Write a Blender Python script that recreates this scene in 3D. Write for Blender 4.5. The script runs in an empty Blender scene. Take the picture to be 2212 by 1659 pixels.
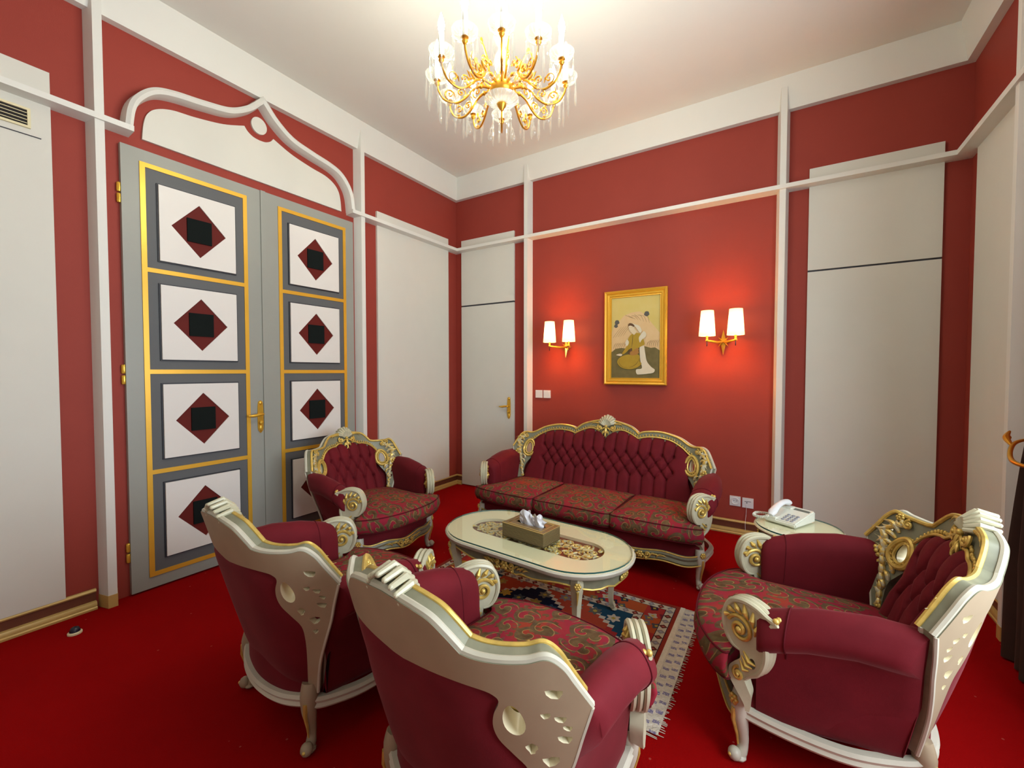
import bpy, bmesh, math, random
import numpy as np
from mathutils import Vector, Matrix
from mathutils.geometry import delaunay_2d_cdt
random.seed(7)
PI = math.pi
S = bpy.context.scene
COL = S.collection

# ------------------------------------------------------------------ camera
cam = bpy.data.cameras.new('camera'); camo = bpy.data.objects.new('camera', cam); COL.objects.link(camo)
cam.sensor_fit = 'HORIZONTAL'; cam.sensor_width = 36.0; cam.lens = 923.5 * 36.0 / 2212.0
cam.clip_start = 0.02; cam.clip_end = 60
camo.location = (3.4452, -4.1584, 1.4103)
camo.rotation_euler = (PI / 2 - 0.0299, 0, 0.563)
S.camera = camo

# ------------------------------------------------------------------ world, daylight, exposure
W_ = bpy.data.worlds.new('sky'); S.world = W_; W_.use_nodes = True
W_.node_tree.nodes['Background'].inputs[0].default_value = (0.75, 0.86, 1.0, 1)
W_.node_tree.nodes['Background'].inputs[1].default_value = 1.2
DAYLIGHT = 66.0       # watts of soft daylight through the window beside the camera
BULB = 165.0          # emission of each chandelier bulb
SHADE = 2.3           # emission of the lit sconce shades
SCONCE_W = 5.5        # watts of the lamp inside each sconce shade
S.view_settings.view_transform = 'Standard'; S.view_settings.look = 'None'
S.view_settings.gamma = 1.0; S.view_settings.use_curve_mapping = False
S.view_settings.exposure = 0.62
S.cycles.max_bounces = 5; S.cycles.diffuse_bounces = 3; S.cycles.glossy_bounces = 3; S.cycles.transmission_bounces = 4; S.cycles.transparent_max_bounces = 10
S.cycles.caustics_reflective = False; S.cycles.caustics_refractive = False
dl = bpy.data.lights.new('daylight', 'AREA'); dlo = bpy.data.objects.new('daylight', dl); COL.objects.link(dlo)
dl.shape = 'RECTANGLE'; dl.size = 1.9; dl.size_y = 2.2; dl.energy = DAYLIGHT; dl.color = (0.96, 0.98, 1.0)
dlo.location = (4.72, -2.75, 1.6); dlo.rotation_euler = (0, PI / 2, 0)

# ------------------------------------------------------------------ materials
MATS = {}
def nt(name):
    m = bpy.data.materials.new(name); m.use_nodes = True; MATS[name] = m
    t = m.node_tree; b = t.nodes['Principled BSDF']
    return m, t, b
def N(t, kind, **kw):
    n = t.nodes.new(kind)
    for k, v in kw.items(): setattr(n, k, v)
    return n
def mth(t, op, a, b=None, c=None, clamp=False):
    n = t.nodes.new('ShaderNodeMath'); n.operation = op; n.use_clamp = clamp
    for i, q in enumerate((a, b, c)):
        if q is None: continue
        if isinstance(q, (int, float)): n.inputs[i].default_value = q
        else: t.links.new(q, n.inputs[i])
    return n.outputs[0]
def mixc(t, fac, a, b):
    n = t.nodes.new('ShaderNodeMix'); n.data_type = 'RGBA'
    for s, q in ((n.inputs[0], fac), (n.inputs[6], a), (n.inputs[7], b)):
        if isinstance(q, (int, float)): s.default_value = q
        elif isinstance(q, tuple): s.default_value = (*q[:3], 1)
        else: t.links.new(q, s)
    return n.outputs[2]
def coords(t):
    return N(t, 'ShaderNodeTexCoord').outputs['Object']
def noise(t, vec, scale, detail=3, rough=.5, dist=0):
    n = N(t, 'ShaderNodeTexNoise'); n.inputs['Scale'].default_value = scale; n.inputs['Detail'].default_value = detail
    n.inputs['Roughness'].default_value = rough; n.inputs['Distortion'].default_value = dist
    t.links.new(vec, n.inputs['Vector']); return n.outputs['Fac']
def ramp(t, fac, stops):
    n = N(t, 'ShaderNodeValToRGB'); e = n.color_ramp.elements
    while len(e) < len(stops): e.new(0.5)
    for el, (p, c) in zip(e, stops):
        el.position = p; el.color = (*c, 1) if len(c) == 3 else c
    t.links.new(fac, n.inputs[0]); return n.outputs[0]
def bump(t, b, h, strength=.3, dist=.01):
    n = N(t, 'ShaderNodeBump'); n.inputs['Strength'].default_value = strength; n.inputs['Distance'].default_value = dist
    t.links.new(h, n.inputs['Height']); t.links.new(n.outputs[0], b.inputs['Normal'])
def simple(name, col, rough=.5, metal=0, var=.06, vscale=6, bmp=0, bscale=200, sheen=0, spec=None, coat=0):
    m, t, b = nt(name); co = coords(t)
    f = noise(t, co, vscale, 4)
    c = mixc(t, f, tuple(max(0, x * (1 - var)) for x in col), tuple(min(1, x * (1 + var)) for x in col))
    t.links.new(c, b.inputs['Base Color']); b.inputs['Roughness'].default_value = rough; b.inputs['Metallic'].default_value = metal
    if bmp: bump(t, b, noise(t, co, bscale, 2), bmp, .002)
    if sheen:
        b.inputs['Sheen Weight'].default_value = sheen; b.inputs['Sheen Roughness'].default_value = .35
        b.inputs['Sheen Tint'].default_value = (1, .45, .45, 1)
    if spec is not None: b.inputs['Specular IOR Level'].default_value = spec
    if coat: b.inputs['Coat Weight'].default_value = coat; b.inputs['Coat Roughness'].default_value = .15
    return m
simple('red_paint', (.33, .050, .034), .62, var=.05, bmp=.12, bscale=260, spec=.25)
simple('white_paint', (.80, .80, .74), .5, var=.02, bmp=.05, spec=.3)
simple('panel_white', (.73, .72, .645), .55, var=.025, bmp=.06, spec=.25)
simple('ceiling_white', (.82, .81, .75), .8, var=.015, spec=.1)
simple('door_grey', (.33, .34, .30), .42, var=.03)
simple('door_grey_dark', (.125, .13, .133), .5, var=.04, spec=.25)
simple('gold_leaf_strip', (.85, .47, .045), .34, .35, var=.08)
simple('square_white', (.80, .77, .72), .5, var=.02)
simple('diamond_red', (.13, .015, .011), .6, var=.1, spec=.15)
simple('black_felt', (.009, .012, .011), .9, var=.2, bmp=.2, spec=.1)
simple('black_edge', (.02, .022, .03), .5)
simple('brass', (.83, .50, .06), .22, .6, var=.06)
simple('gilt', (.80, .40, .045), .28, .85, var=.14, vscale=30)
simple('gilt_wood', (.66, .46, .11), .34, .4, var=.38, vscale=40)
simple('cream_wood', (.54, .51, .35), .38, 0, var=.22, vscale=18, coat=.25)
simple('glaze_green', (.215, .215, .14), .42, .05, var=.3, vscale=25)
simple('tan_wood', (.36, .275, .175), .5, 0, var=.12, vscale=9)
simple('pale_wood', (.56, .53, .42), .42, 0, var=.12, vscale=14)
simple('velvet', (.140, .009, .0145), .75, 0, var=.34, vscale=7, bmp=.15, bscale=420, sheen=.18, spec=.15)
simple('velvet_piping', (.10, .006, .011), .75, spec=.15)
simple('base_gilt', (.62, .43, .14), .4, .15, var=.1)
simple('base_brown', (.15, .045, .02), .5)
simple('plastic_white', (.80, .80, .80), .35, var=.01)
simple('plastic_cream', (.76, .77, .66), .35, var=.02)
simple('key_grey', (.30, .30, .34), .4)
simple('lcd_grey', (.16, .18, .15), .2)
simple('curtain_brown', (.045, .020, .012), .8, var=.25, vscale=12, sheen=.15)
simple('tissue_white', (.86, .86, .88), .9, var=.02)
simple('dark_plastic', (.012, .012, .03), .25)
simple('vent_dark', (.015, .012, .012), .8)
simple('vent_cream', (.80, .72, .45), .4)
simple('fringe_cream', (.70, .63, .50), .85, var=.2, vscale=60)
simple('seam_dark', (.05, .05, .06), .7)
simple('table_cream', (.93, .85, .58), .28, var=.03, coat=.2)
simple('crystal_white', (.62, .63, .60), .15, var=.02)

def antique():
    m, t, b = nt('antique_carving'); co = coords(t)
    f = ramp(t, noise(t, co, 55, 3, .6), [(.42, (0, 0, 0)), (.56, (1, 1, 1))])
    c = mixc(t, f, (.60, .56, .38), (.76, .54, .13)); t.links.new(c, b.inputs['Base Color'])
    t.links.new(mth(t, 'MULTIPLY', f, .4), b.inputs['Metallic']); b.inputs['Roughness'].default_value = .36
antique()
def carpet():
    m, t, b = nt('carpet_red'); co = coords(t)
    a = noise(t, co, 2.2, 5, .6); f = noise(t, co, 420, 2)
    c = mixc(t, mth(t, 'MULTIPLY_ADD', f, .5, mth(t, 'MULTIPLY', a, .5)), (.20, .0008, .0012), (.40, .003, .003))
    v = N(t, 'ShaderNodeTexVoronoi'); v.inputs['Scale'].default_value = 16; t.links.new(co, v.inputs['Vector'])
    lint = mth(t, 'LESS_THAN', v.outputs['Distance'], .075)
    sel = mth(t, 'GREATER_THAN', N_sep(t, v.outputs['Color'])[0], .78)
    c = mixc(t, mth(t, 'MULTIPLY', mth(t, 'MULTIPLY', lint, sel), .35), c, (.55, .16, .12))
    t.links.new(c, b.inputs['Base Color']); b.inputs['Roughness'].default_value = .95; b.inputs['Specular IOR Level'].default_value = .05
    bump(t, b, f, .5, .004)
def N_sep(t, col):
    n = N(t, 'ShaderNodeSeparateColor'); t.links.new(col, n.inputs[0]); return n.outputs
def N_xyz(t, v):
    n = N(t, 'ShaderNodeSeparateXYZ'); t.links.new(v, n.inputs[0]); return n.outputs
def N_comb(t, x, y, z=0.0):
    n = N(t, 'ShaderNodeCombineXYZ')
    for i, q in enumerate((x, y, z)):
        if isinstance(q, (int, float)): n.inputs[i].default_value = q
        else: t.links.new(q, n.inputs[i])
    return n.outputs[0]
carpet()

def paisley():
    m, t, b = nt('paisley'); co = coords(t)
    x, y, z = N_xyz(t, co)
    p2 = N_comb(t, x, mth(t, 'SUBTRACT', y, z), 0.0)
    w = N(t, 'ShaderNodeTexNoise'); w.inputs['Scale'].default_value = 7; t.links.new(p2, w.inputs['Vector'])
    vm = N(t, 'ShaderNodeVectorMath', operation='SCALE'); t.links.new(w.outputs['Color'], vm.inputs[0]); vm.inputs['Scale'].default_value = .05
    va = N(t, 'ShaderNodeVectorMath', operation='ADD'); t.links.new(p2, va.inputs[0]); t.links.new(vm.outputs[0], va.inputs[1])
    P = va.outputs[0]
    def motif(scale, seed, turns, rad):
        o = N(t, 'ShaderNodeVectorMath', operation='ADD'); t.links.new(P, o.inputs[0]); o.inputs[1].default_value = (seed, seed * .7, 0)
        v = N(t, 'ShaderNodeTexVoronoi'); v.voronoi_dimensions = '2D'; v.inputs['Scale'].default_value = scale; v.inputs['Randomness'].default_value = .8
        t.links.new(o.outputs[0], v.inputs['Vector'])
        d = N(t, 'ShaderNodeVectorMath', operation='SUBTRACT'); t.links.new(o.outputs[0], d.inputs[0]); t.links.new(v.outputs['Position'], d.inputs[1])
        dx, dy, _ = N_xyz(t, d.outputs[0])
        r = mth(t, 'SQRT', mth(t, 'ADD', mth(t, 'MULTIPLY', dx, dx), mth(t, 'MULTIPLY', dy, dy)))
        rn = mth(t, 'MULTIPLY', r, scale)
        th = mth(t, 'ADD', mth(t, 'ARCTAN2', dy, dx), mth(t, 'MULTIPLY', N_sep(t, v.outputs['Color'])[0], 6.28))
        ph = mth(t, 'ADD', th, mth(t, 'MULTIPLY', rn, turns))
        sp = mth(t, 'SINE', ph)
        inside = mth(t, 'LESS_THAN', rn, mth(t, 'MULTIPLY_ADD', mth(t, 'SINE', th), .12, rad))
        return sp, rn, inside, th, v
    s1, r1, i1, t1, v1 = motif(9.5, 0.0, 9.0, .50)
    s2, r2, i2, t2, v2 = motif(21.0, 3.1, 6.0, .46)
    swirl = mth(t, 'MULTIPLY', mth(t, 'GREATER_THAN', s1, -.30), i1)
    petal = mth(t, 'MULTIPLY', mth(t, 'GREATER_THAN', mth(t, 'SINE', mth(t, 'MULTIPLY', t1, 9.0)), .2), mth(t, 'MULTIPLY', i1, mth(t, 'GREATER_THAN', r1, .30)))
    dots = mth(t, 'MULTIPLY', i2, mth(t, 'GREATER_THAN', s2, .1))
    big = noise(t, P, 5.0, 2)
    ground = ramp(t, big, [(.30, (.25, .014, .035)), (.50, (.29, .022, .035)), (.68, (.31, .045, .022))])
    olive = ramp(t, noise(t, P, 30, 3), [(.3, (.060, .042, .016)), (.7, (.15, .11, .045))])
    c = mixc(t, mth(t, 'MULTIPLY', dots, .8), ground, olive)
    c = mixc(t, mth(t, 'MULTIPLY', swirl, .9), c, olive)
    edge = mth(t, 'MULTIPLY', mth(t, 'LESS_THAN', mth(t, 'ABSOLUTE', mth(t, 'ADD', s1, .30)), .15), i1)
    c = mixc(t, mth(t, 'MULTIPLY', edge, .75), c, (.34, .22, .075))
    c = mixc(t, mth(t, 'MULTIPLY', petal, .4), c, (.10, .065, .05))
    t.links.new(c, b.inputs['Base Color']); b.inputs['Roughness'].default_value = .85; b.inputs['Specular IOR Level'].default_value = .15
    bump(t, b, noise(t, co, 500, 2), .25, .002)
paisley()

RUG = (2.1625, -2.01, .8025, .50)     # centre x, y, half sizes
def rug_mat():
    m, t, b = nt('rug_weave'); co = coords(t); x, y, z = N_xyz(t, co)
    ax = mth(t, 'ABSOLUTE', x); ay = mth(t, 'ABSOLUTE', y)
    dx = mth(t, 'SUBTRACT', RUG[2], ax); dy = mth(t, 'SUBTRACT', RUG[3], ay)
    d = mth(t, 'MINIMUM', dx, dy)
    isx = mth(t, 'LESS_THAN', dx, dy)
    along = N(t, 'ShaderNodeMix'); along.data_type = 'FLOAT'; t.links.new(isx, along.inputs[0]); t.links.new(x, along.inputs[2]); t.links.new(y, along.inputs[3])
    al = along.outputs[0]
    def band(lo, hi): return mth(t, 'MULTIPLY', mth(t, 'GREATER_THAN', d, lo), mth(t, 'LESS_THAN', d, hi))
    CREAM = (.62, .55, .42); RED = (.42, .035, .03); ORANGE = (.46, .09, .025); NAVY = (.005, .011, .035); TEAL = (.012, .065, .115); BROWN = (.13, .03, .02); GREY = (.28, .24, .24)
    # field with stepped medallion
    q = .035
    sx = mth(t, 'SNAP', ax, q); sy = mth(t, 'SNAP', ay, q * .8)
    f = mth(t, 'ADD', mth(t, 'MULTIPLY', sx, 1.75), mth(t, 'MULTIPLY', sy, 1.9))
    f2 = mth(t, 'ADD', mth(t, 'MULTIPLY', mth(t, 'ABSOLUTE', mth(t, 'SUBTRACT', sx, .49)), 2.6), mth(t, 'MULTIPLY', sy, 2.4))
    fo = noise(t, co, 3, 1)
    c = mixc(t, mth(t, 'LESS_THAN', f, 1.02), TEAL, CREAM)
    c = mixc(t, mth(t, 'LESS_THAN', f, .97), c, mixc(t, fo, RED, ORANGE))
    c = mixc(t, mth(t, 'LESS_THAN', f, .52), c, CREAM)
    c = mixc(t, mth(t, 'LESS_THAN', f, .47), c, NAVY)
    c = mixc(t, mth(t, 'LESS_THAN', f, .20), c, CREAM)
    c = mixc(t, mth(t, 'LESS_THAN', f, .15), c, RED)
    c = mixc(t, mth(t, 'LESS_THAN', f2, .22), c, CREAM)
    c = mixc(t, mth(t, 'LESS_THAN', f2, .17), c, RED)
    def flowers(c, scale, thr, seed, petals=6):
        o = N(t, 'ShaderNodeVectorMath', operation='ADD'); t.links.new(N_comb(t, x, y), o.inputs[0]); o.inputs[1].default_value = (seed, seed * 1.3, 0)
        v = N(t, 'ShaderNodeTexVoronoi'); v.voronoi_dimensions = '2D'; v.inputs['Scale'].default_value = scale; v.inputs['Randomness'].default_value = .55; t.links.new(o.outputs[0], v.inputs['Vector'])
        dd = N(t, 'ShaderNodeVectorMath', operation='SUBTRACT'); t.links.new(o.outputs[0], dd.inputs[0]); t.links.new(v.outputs['Position'], dd.inputs[1])
        ex, ey, _ = N_xyz(t, dd.outputs[0])
        th = mth(t, 'ARCTAN2', ey, ex)
        rr = mth(t, 'MULTIPLY', v.outputs['Distance'], mth(t, 'MULTIPLY_ADD', mth(t, 'SINE', mth(t, 'MULTIPLY', th, petals)), .22, 1.0))
        hs = N_sep(t, v.outputs['Color'])
        colr = ramp(t, hs[1], [(0, CREAM), (.25, TEAL), (.45, (.55, .33, .05)), (.65, RED), (.85, NAVY), (1, GREY)])
        for e in t.nodes:
            pass
        on = mth(t, 'MULTIPLY', mth(t, 'LESS_THAN', rr, thr), mth(t, 'GREATER_THAN', hs[0], .42))
        c = mixc(t, on, c, colr)
        return mixc(t, mth(t, 'MULTIPLY', on, mth(t, 'LESS_THAN', rr, thr * .35)), c, (.50, .36, .06))
    c = flowers(c, 9, .30, 2.0)
    # main border
    mb = mixc(t, mth(t, 'GREATER_THAN', mth(t, 'FRACT', mth(t, 'MULTIPLY', al, 3.2)), .5), RED, ORANGE)
    mb = flowers(mb, 17, .42, 5.0, 4)
    c = mixc(t, band(.075, .175), c, mb)
    # cream guards with lozenges
    def guard(c, lo, hi, per):
        mid = (lo + hi) / 2; hw = (hi - lo) / 2
        u = mth(t, 'ABSOLUTE', mth(t, 'SUBTRACT', mth(t, 'FRACT', mth(t, 'MULTIPLY', al, per)), .5))
        v = mth(t, 'DIVIDE', mth(t, 'ABSOLUTE', mth(t, 'SUBTRACT', d, mid)), hw)
        loz = mth(t, 'ADD', mth(t, 'MULTIPLY', u, 2.6), v)
        alt = mth(t, 'GREATER_THAN', mth(t, 'FRACT', mth(t, 'MULTIPLY', al, per / 2)), .5)
        g = mixc(t, mth(t, 'LESS_THAN', loz, .95), CREAM, mixc(t, alt, BROWN, GREY))
        g = mixc(t, mth(t, 'LESS_THAN', loz, .40), g, mixc(t, alt, (.45, .10, .08), (.35, .36, .42)))
        g = mixc(t, mth(t, 'GREATER_THAN', v, .86), g, NAVY)
        return mixc(t, band(lo, hi), c, g)
    c = guard(c, .175, .225, 18); c = guard(c, .025, .075, 18)
    c = mixc(t, mth(t, 'LESS_THAN', d, .025), c, (.30, .035, .02))
    c = mixc(t, mth(t, 'MULTIPLY', noise(t, co, 900, 1), .25), c, (.05, .03, .03))
    t.links.new(c, b.inputs['Base Color']); b.inputs['Roughness'].default_value = .95; b.inputs['Specular IOR Level'].default_value = .05
    bump(t, b, noise(t, co, 600, 2), .5, .003)
rug_mat()

def emit(name, col, strength):
    m, t, b = nt(name); b.inputs['Base Color'].default_value = (*col, 1)
    b.inputs['Emission Color'].default_value = (*col, 1); b.inputs['Emission Strength'].default_value = strength
    # a faint procedural unevenness of the glowing surface
    f = noise(t, coords(t), 9, 2)
    c = mixc(t, f, tuple(x * .94 for x in col), col); t.links.new(c, b.inputs['Emission Color'])
    return m
emit('bulb_glow', (.97, .95, .80), BULB)
m_ = emit('shade_glow', (1.0, .66, .27), SHADE); t_ = m_.node_tree; z_ = N_xyz(t_, coords(t_))[2]
g_ = mth(t_, 'POWER', 2.718, mth(t_, 'MULTIPLY', mth(t_, 'POWER', mth(t_, 'DIVIDE', mth(t_, 'SUBTRACT', z_, .15), .07), 2.0), -1.0))
t_.links.new(mth(t_, 'MULTIPLY', mth(t_, 'MULTIPLY_ADD', g_, 1.0, .55), SHADE), t_.nodes['Principled BSDF'].inputs['Emission Strength'])
def thin_glass(name, tint=(.95, .98, .96), gloss=1.0, rough=.02, fac=None, milk=0):
    m, t, b = nt(name); t.nodes.remove(b); out = t.nodes['Material Output']
    tr = N(t, 'ShaderNodeBsdfTransparent'); tr.inputs[0].default_value = (*tint, 1)
    gl = N(t, 'ShaderNodeBsdfGlossy'); gl.inputs['Roughness'].default_value = rough
    f = noise(t, coords(t), 40, 1)
    gl.inputs[0].default_value = (1, 1, 1, 1)
    fr = N(t, 'ShaderNodeFresnel'); fr.inputs[0].default_value = 1.5
    geo = N(t, 'ShaderNodeNewGeometry')
    k = mth(t, 'MULTIPLY', mth(t, 'MULTIPLY_ADD', fr.outputs[0], gloss, mth(t, 'MULTIPLY_ADD', f, .02, fac or 0.0), clamp=True), mth(t, 'SUBTRACT', 1.0, geo.outputs['Backfacing']))
    mx = N(t, 'ShaderNodeMixShader'); t.links.new(k, mx.inputs[0]); t.links.new(tr.outputs[0], mx.inputs[1]); t.links.new(gl.outputs[0], mx.inputs[2])
    if milk:
        tl = N(t, 'ShaderNodeBsdfTranslucent'); tl.inputs[0].default_value = (.95, .95, .92, 1); df = N(t, 'ShaderNodeBsdfDiffuse'); df.inputs[0].default_value = (.95, .95, .92, 1)
        m2 = N(t, 'ShaderNodeMixShader'); m2.inputs[0].default_value = .5; t.links.new(tl.outputs[0], m2.inputs[1]); t.links.new(df.outputs[0], m2.inputs[2])
        m3 = N(t, 'ShaderNodeMixShader'); m3.inputs[0].default_value = milk; t.links.new(mx.outputs[0], m3.inputs[1]); t.links.new(m2.outputs[0], m3.inputs[2]); mx = m3
    t.links.new(mx.outputs[0], out.inputs[0]); return m
thin_glass('table_glass', (.975, .995, .975), .9, .015)
thin_glass('window_glass', (.95, .98, 1), .8)
thin_glass('crystal', (.96, .97, .95), .7, .06, .05, .08)
thin_glass('frosted_glass', (.96, .96, .94), .6, .1, .05, .35)
thin_glass('clear_film', (.97, .97, .97), .8, .12)
simple('glass_edge', (.02, .10, .09), .15, 0, var=.05)

def reed():
    m, t, b = nt('reeded_bronze'); co = coords(t); x, y, z = N_xyz(t, co)
    w = mth(t, 'SINE', mth(t, 'MULTIPLY', z, 900.0))
    c = mixc(t, mth(t, 'MULTIPLY_ADD', w, .5, .5), (.10, .075, .03), (.36, .28, .13))
    t.links.new(c, b.inputs['Base Color']); b.inputs['Roughness'].default_value = .4; b.inputs['Metallic'].default_value = .35
    bump(t, b, w, .6, .003)
reed(); simple('bronze_top', (.25, .17, .08), .38, .3, var=.15, vscale=30)

def blueprint():
    m, t, b = nt('printed_film'); co = coords(t); x, y, z = N_xyz(t, co)
    row = mth(t, 'FRACT', mth(t, 'MULTIPLY', y, 17.0))
    colA = mth(t, 'MULTIPLY', mth(t, 'GREATER_THAN', x, .026), mth(t, 'LESS_THAN', x, .054))
    colB = mth(t, 'MULTIPLY', mth(t, 'GREATER_THAN', x, .062), mth(t, 'LESS_THAN', x, .090))
    ra = mth(t, 'MULTIPLY', mth(t, 'GREATER_THAN', row, .30), mth(t, 'LESS_THAN', row, .62))
    rb = mth(t, 'MULTIPLY', mth(t, 'GREATER_THAN', row, .55), mth(t, 'LESS_THAN', row, .87))
    mk = mth(t, 'ADD', mth(t, 'MULTIPLY', colA, ra), mth(t, 'MULTIPLY', colB, rb), clamp=True)
    brk = mth(t, 'GREATER_THAN', noise(t, co, 260, 2, .5, .5), .43)
    mk = mth(t, 'MULTIPLY', mk, brk)
    c = mixc(t, noise(t, co, 90, 3), (.52, .47, .38), (.84, .78, .66))
    c = mixc(t, mth(t, 'MULTIPLY', mk, .85), c, (.10, .09, .30))
    t.links.new(c, b.inputs['Base Color']); b.inputs['Roughness'].default_value = .22
    bump(t, b, noise(t, co, 140, 3), .8, .006)
blueprint()

def canvas(name, c0, c1, sc=20):
    m, t, b = nt(name); c = mixc(t, noise(t, coords(t), sc, 4), c0, c1); t.links.new(c, b.inputs['Base Color']); b.inputs['Roughness'].default_value = .7
canvas('pt_sky', (.66, .50, .11), (.70, .58, .22), 9); canvas('pt_rock', (.72, .48, .22), (.78, .56, .30), 14)
canvas('pt_ground', (.10, .085, .02), (.22, .17, .06), 16); canvas('pt_robe', (.40, .25, .012), (.47, .31, .03), 20)
canvas('pt_veil', (.70, .62, .44), (.78, .71, .53), 20); canvas('pt_skin', (.74, .60, .38), (.78, .65, .43), 20)
canvas('pt_line', (.10, .05, .02), (.16, .08, .03), 20); canvas('pt_sash', (.38, .17, .03), (.46, .22, .05), 20); canvas('pt_bush', (.07, .075, .07), (.14, .13, .11), 60)

# ------------------------------------------------------------------ mesh helpers
def frame_from(tan, up):
    t = Vector(tan).normalized(); u = Vector(up); s = t.cross(u)
    if s.length < 1e-6: s = t.orthogonal()
    s.normalize(); return t, s, s.cross(t)
def crv(pts, n=8, closed=False):
    """Catmull-Rom through points (2D or 3D)"""
    P = [np.array(p, float) for p in pts]; out = []; L = len(P)
    rng = range(L if closed else L - 1)
    for i in rng:
        if closed: a, b, c, d = P[i - 1], P[i], P[(i + 1) % L], P[(i + 2) % L]
        else: a, b, c, d = P[max(i - 1, 0)], P[i], P[i + 1], P[min(i + 2, L - 1)]
        for k in range(n):
            s = k / n
            out.append(.5 * ((2 * b) + (c - a) * s + (2 * a - 5 * b + 4 * c - d) * s * s + (3 * b - a - 3 * c + d) * s ** 3))
    if not closed: out.append(P[-1])
    return [tuple(float(q) for q in p) for p in out]
def lerp(a, b, s): return a + (b - a) * s
def interp(x, xs, ys): return float(np.interp(x, xs, ys))

class MB:
    def __init__(s): s.v = []; s.f = []; s.m = []
    def add(s, vs, fs, mi=0):
        o = len(s.v); s.v += [tuple(map(float, p)) for p in vs]
        s.f += [tuple(o + i for i in q) for q in fs]; s.m += [mi] * len(fs); return s
    def box(s, lo, hi, mi=0):
        (a, b, c), (d, e, f) = lo, hi
        return s.add([(a, b, c), (d, b, c), (d, e, c), (a, e, c), (a, b, f), (d, b, f), (d, e, f), (a, e, f)],
                     [(3, 2, 1, 0), (4, 5, 6, 7), (0, 1, 5, 4), (1, 2, 6, 5), (2, 3, 7, 6), (3, 0, 4, 7)], mi)
    def cbox(s, c, h, mi=0, bev=0):
        if not bev: return s.box([c[i] - h[i] for i in range(3)], [c[i] + h[i] for i in range(3)], mi)
        vs = []; fs = []
        def ring(z, k): return [(c[0] + sx * (h[0] - k) , c[1] + sy * (h[1] - k), z) for sx, sy in ((-1, -1), (1, -1), (1, 1), (-1, 1))]
        for z, k in ((c[2] - h[2], bev), (c[2] - h[2] + bev, 0), (c[2] + h[2] - bev, 0), (c[2] + h[2], bev)): vs += ring(z, k)
        fs.append((3, 2, 1, 0)); fs.append((12, 13, 14, 15))
        for r in range(3):
            for i in range(4): a = r * 4 + i; b = r * 4 + (i + 1) % 4; fs.append((a, b, b + 4, a + 4))
        return s.add(vs, fs, mi)
    def tube(s, path, rad, n=8, closed=False, flat=1.0, up=(0, 0, 1), mi=0, caps=True):
        P = [Vector(p) for p in path]; L = len(P)
        if not hasattr(rad, '__len__'): rad = [rad] * L
        elif len(rad) != L: rad = list(np.interp(np.linspace(0, 1, L), np.linspace(0, 1, len(rad)), rad))
        vs = []; fs = []; prev = None
        for i in range(L):
            if closed: tn = P[(i + 1) % L] - P[i - 1]
            else: tn = P[min(i + 1, L - 1)] - P[max(i - 1, 0)]
            if tn.length < 1e-9: tn = Vector((0, 0, 1))
            tn.normalize()
            if prev is None: _, sd, u2 = frame_from(tn, up)
            else:
                sd = prev - tn * prev.dot(tn)
                if sd.length < 1e-6: sd = tn.orthogonal()
                sd.normalize(); u2 = sd.cross(tn)
            prev = sd.copy()
            for k in range(n):
                a = 2 * PI * k / n
                vs.append(P[i] + sd * (math.cos(a) * rad[i]) + u2 * (math.sin(a) * rad[i] * flat))
        R = L if closed else L - 1
        for i in range(R):
            j = (i + 1) % L
            for k in range(n):
                q = (k + 1) % n; fs.append((i * n + k, i * n + q, j * n + q, j * n + k))
        if not closed and caps: fs.append(tuple(range(n))[::-1]); fs.append(tuple((L - 1) * n + k for k in range(n)))
        return s.add(vs, fs, mi)
    def lathe(s, prof, n=16, c=(0, 0, 0), mi=0, axis='z', caps=True):
        vs = []; fs = []
        for r, z in prof:
            for k in range(n):
                a = 2 * PI * k / n; p = (r * math.cos(a), r * math.sin(a), z)
                if axis == 'y': p = (p[0], p[2], p[1])
                if axis == 'x': p = (p[2], p[0], p[1])
                vs.append((c[0] + p[0], c[1] + p[1], c[2] + p[2]))
        for i in range(len(prof) - 1):
            for k in range(n):
                q = (k + 1) % n; fs.append((i * n + k, i * n + q, (i + 1) * n + q, (i + 1) * n + k))
        if caps and prof[0][0] > 1e-6: fs.append(tuple(range(n))[::-1])
        if caps and prof[-1][0] > 1e-6: fs.append(tuple((len(prof) - 1) * n + k for k in range(n)))
        return s.add(vs, fs, mi)
    def ball(s, c, r, n=10, m=6, mi=0):
        if not hasattr(r, '__len__'): r = (r, r, r)
        vs = [(c[0], c[1], c[2] - r[2])]; fs = []
        for i in range(1, m):
            p = -PI / 2 + PI * i / m
            for k in range(n):
                a = 2 * PI * k / n
                vs.append((c[0] + r[0] * math.cos(p) * math.cos(a), c[1] + r[1] * math.cos(p) * math.sin(a), c[2] + r[2] * math.sin(p)))
        vs.append((c[0], c[1], c[2] + r[2])); T = len(vs) - 1
        for k in range(n): fs.append((0, 1 + (k + 1) % n, 1 + k))
        for i in range(m - 2):
            for k in range(n):
                a = 1 + i * n + k; b = 1 + i * n + (k + 1) % n; fs.append((a, b, b + n, a + n))
        for k in range(n): fs.append((T, 1 + (m - 2) * n + k, 1 + (m - 2) * n + (k + 1) % n))
        return s.add(vs, fs, mi)
    def grid(s, fn, nu, nv, closeu=False, mi=0, flip=False):
        vs = [fn(i / (nu if closeu else nu - 1), j / (nv - 1)) for j in range(nv) for i in range(nu)]; fs = []
        for j in range(nv - 1):
            for i in range(nu if closeu else nu - 1):
                k = (i + 1) % nu; q = (j * nu + i, j * nu + k, (j + 1) * nu + k, (j + 1) * nu + i)
                fs.append(q[::-1] if flip else q)
        return s.add(vs, fs, mi)
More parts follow.
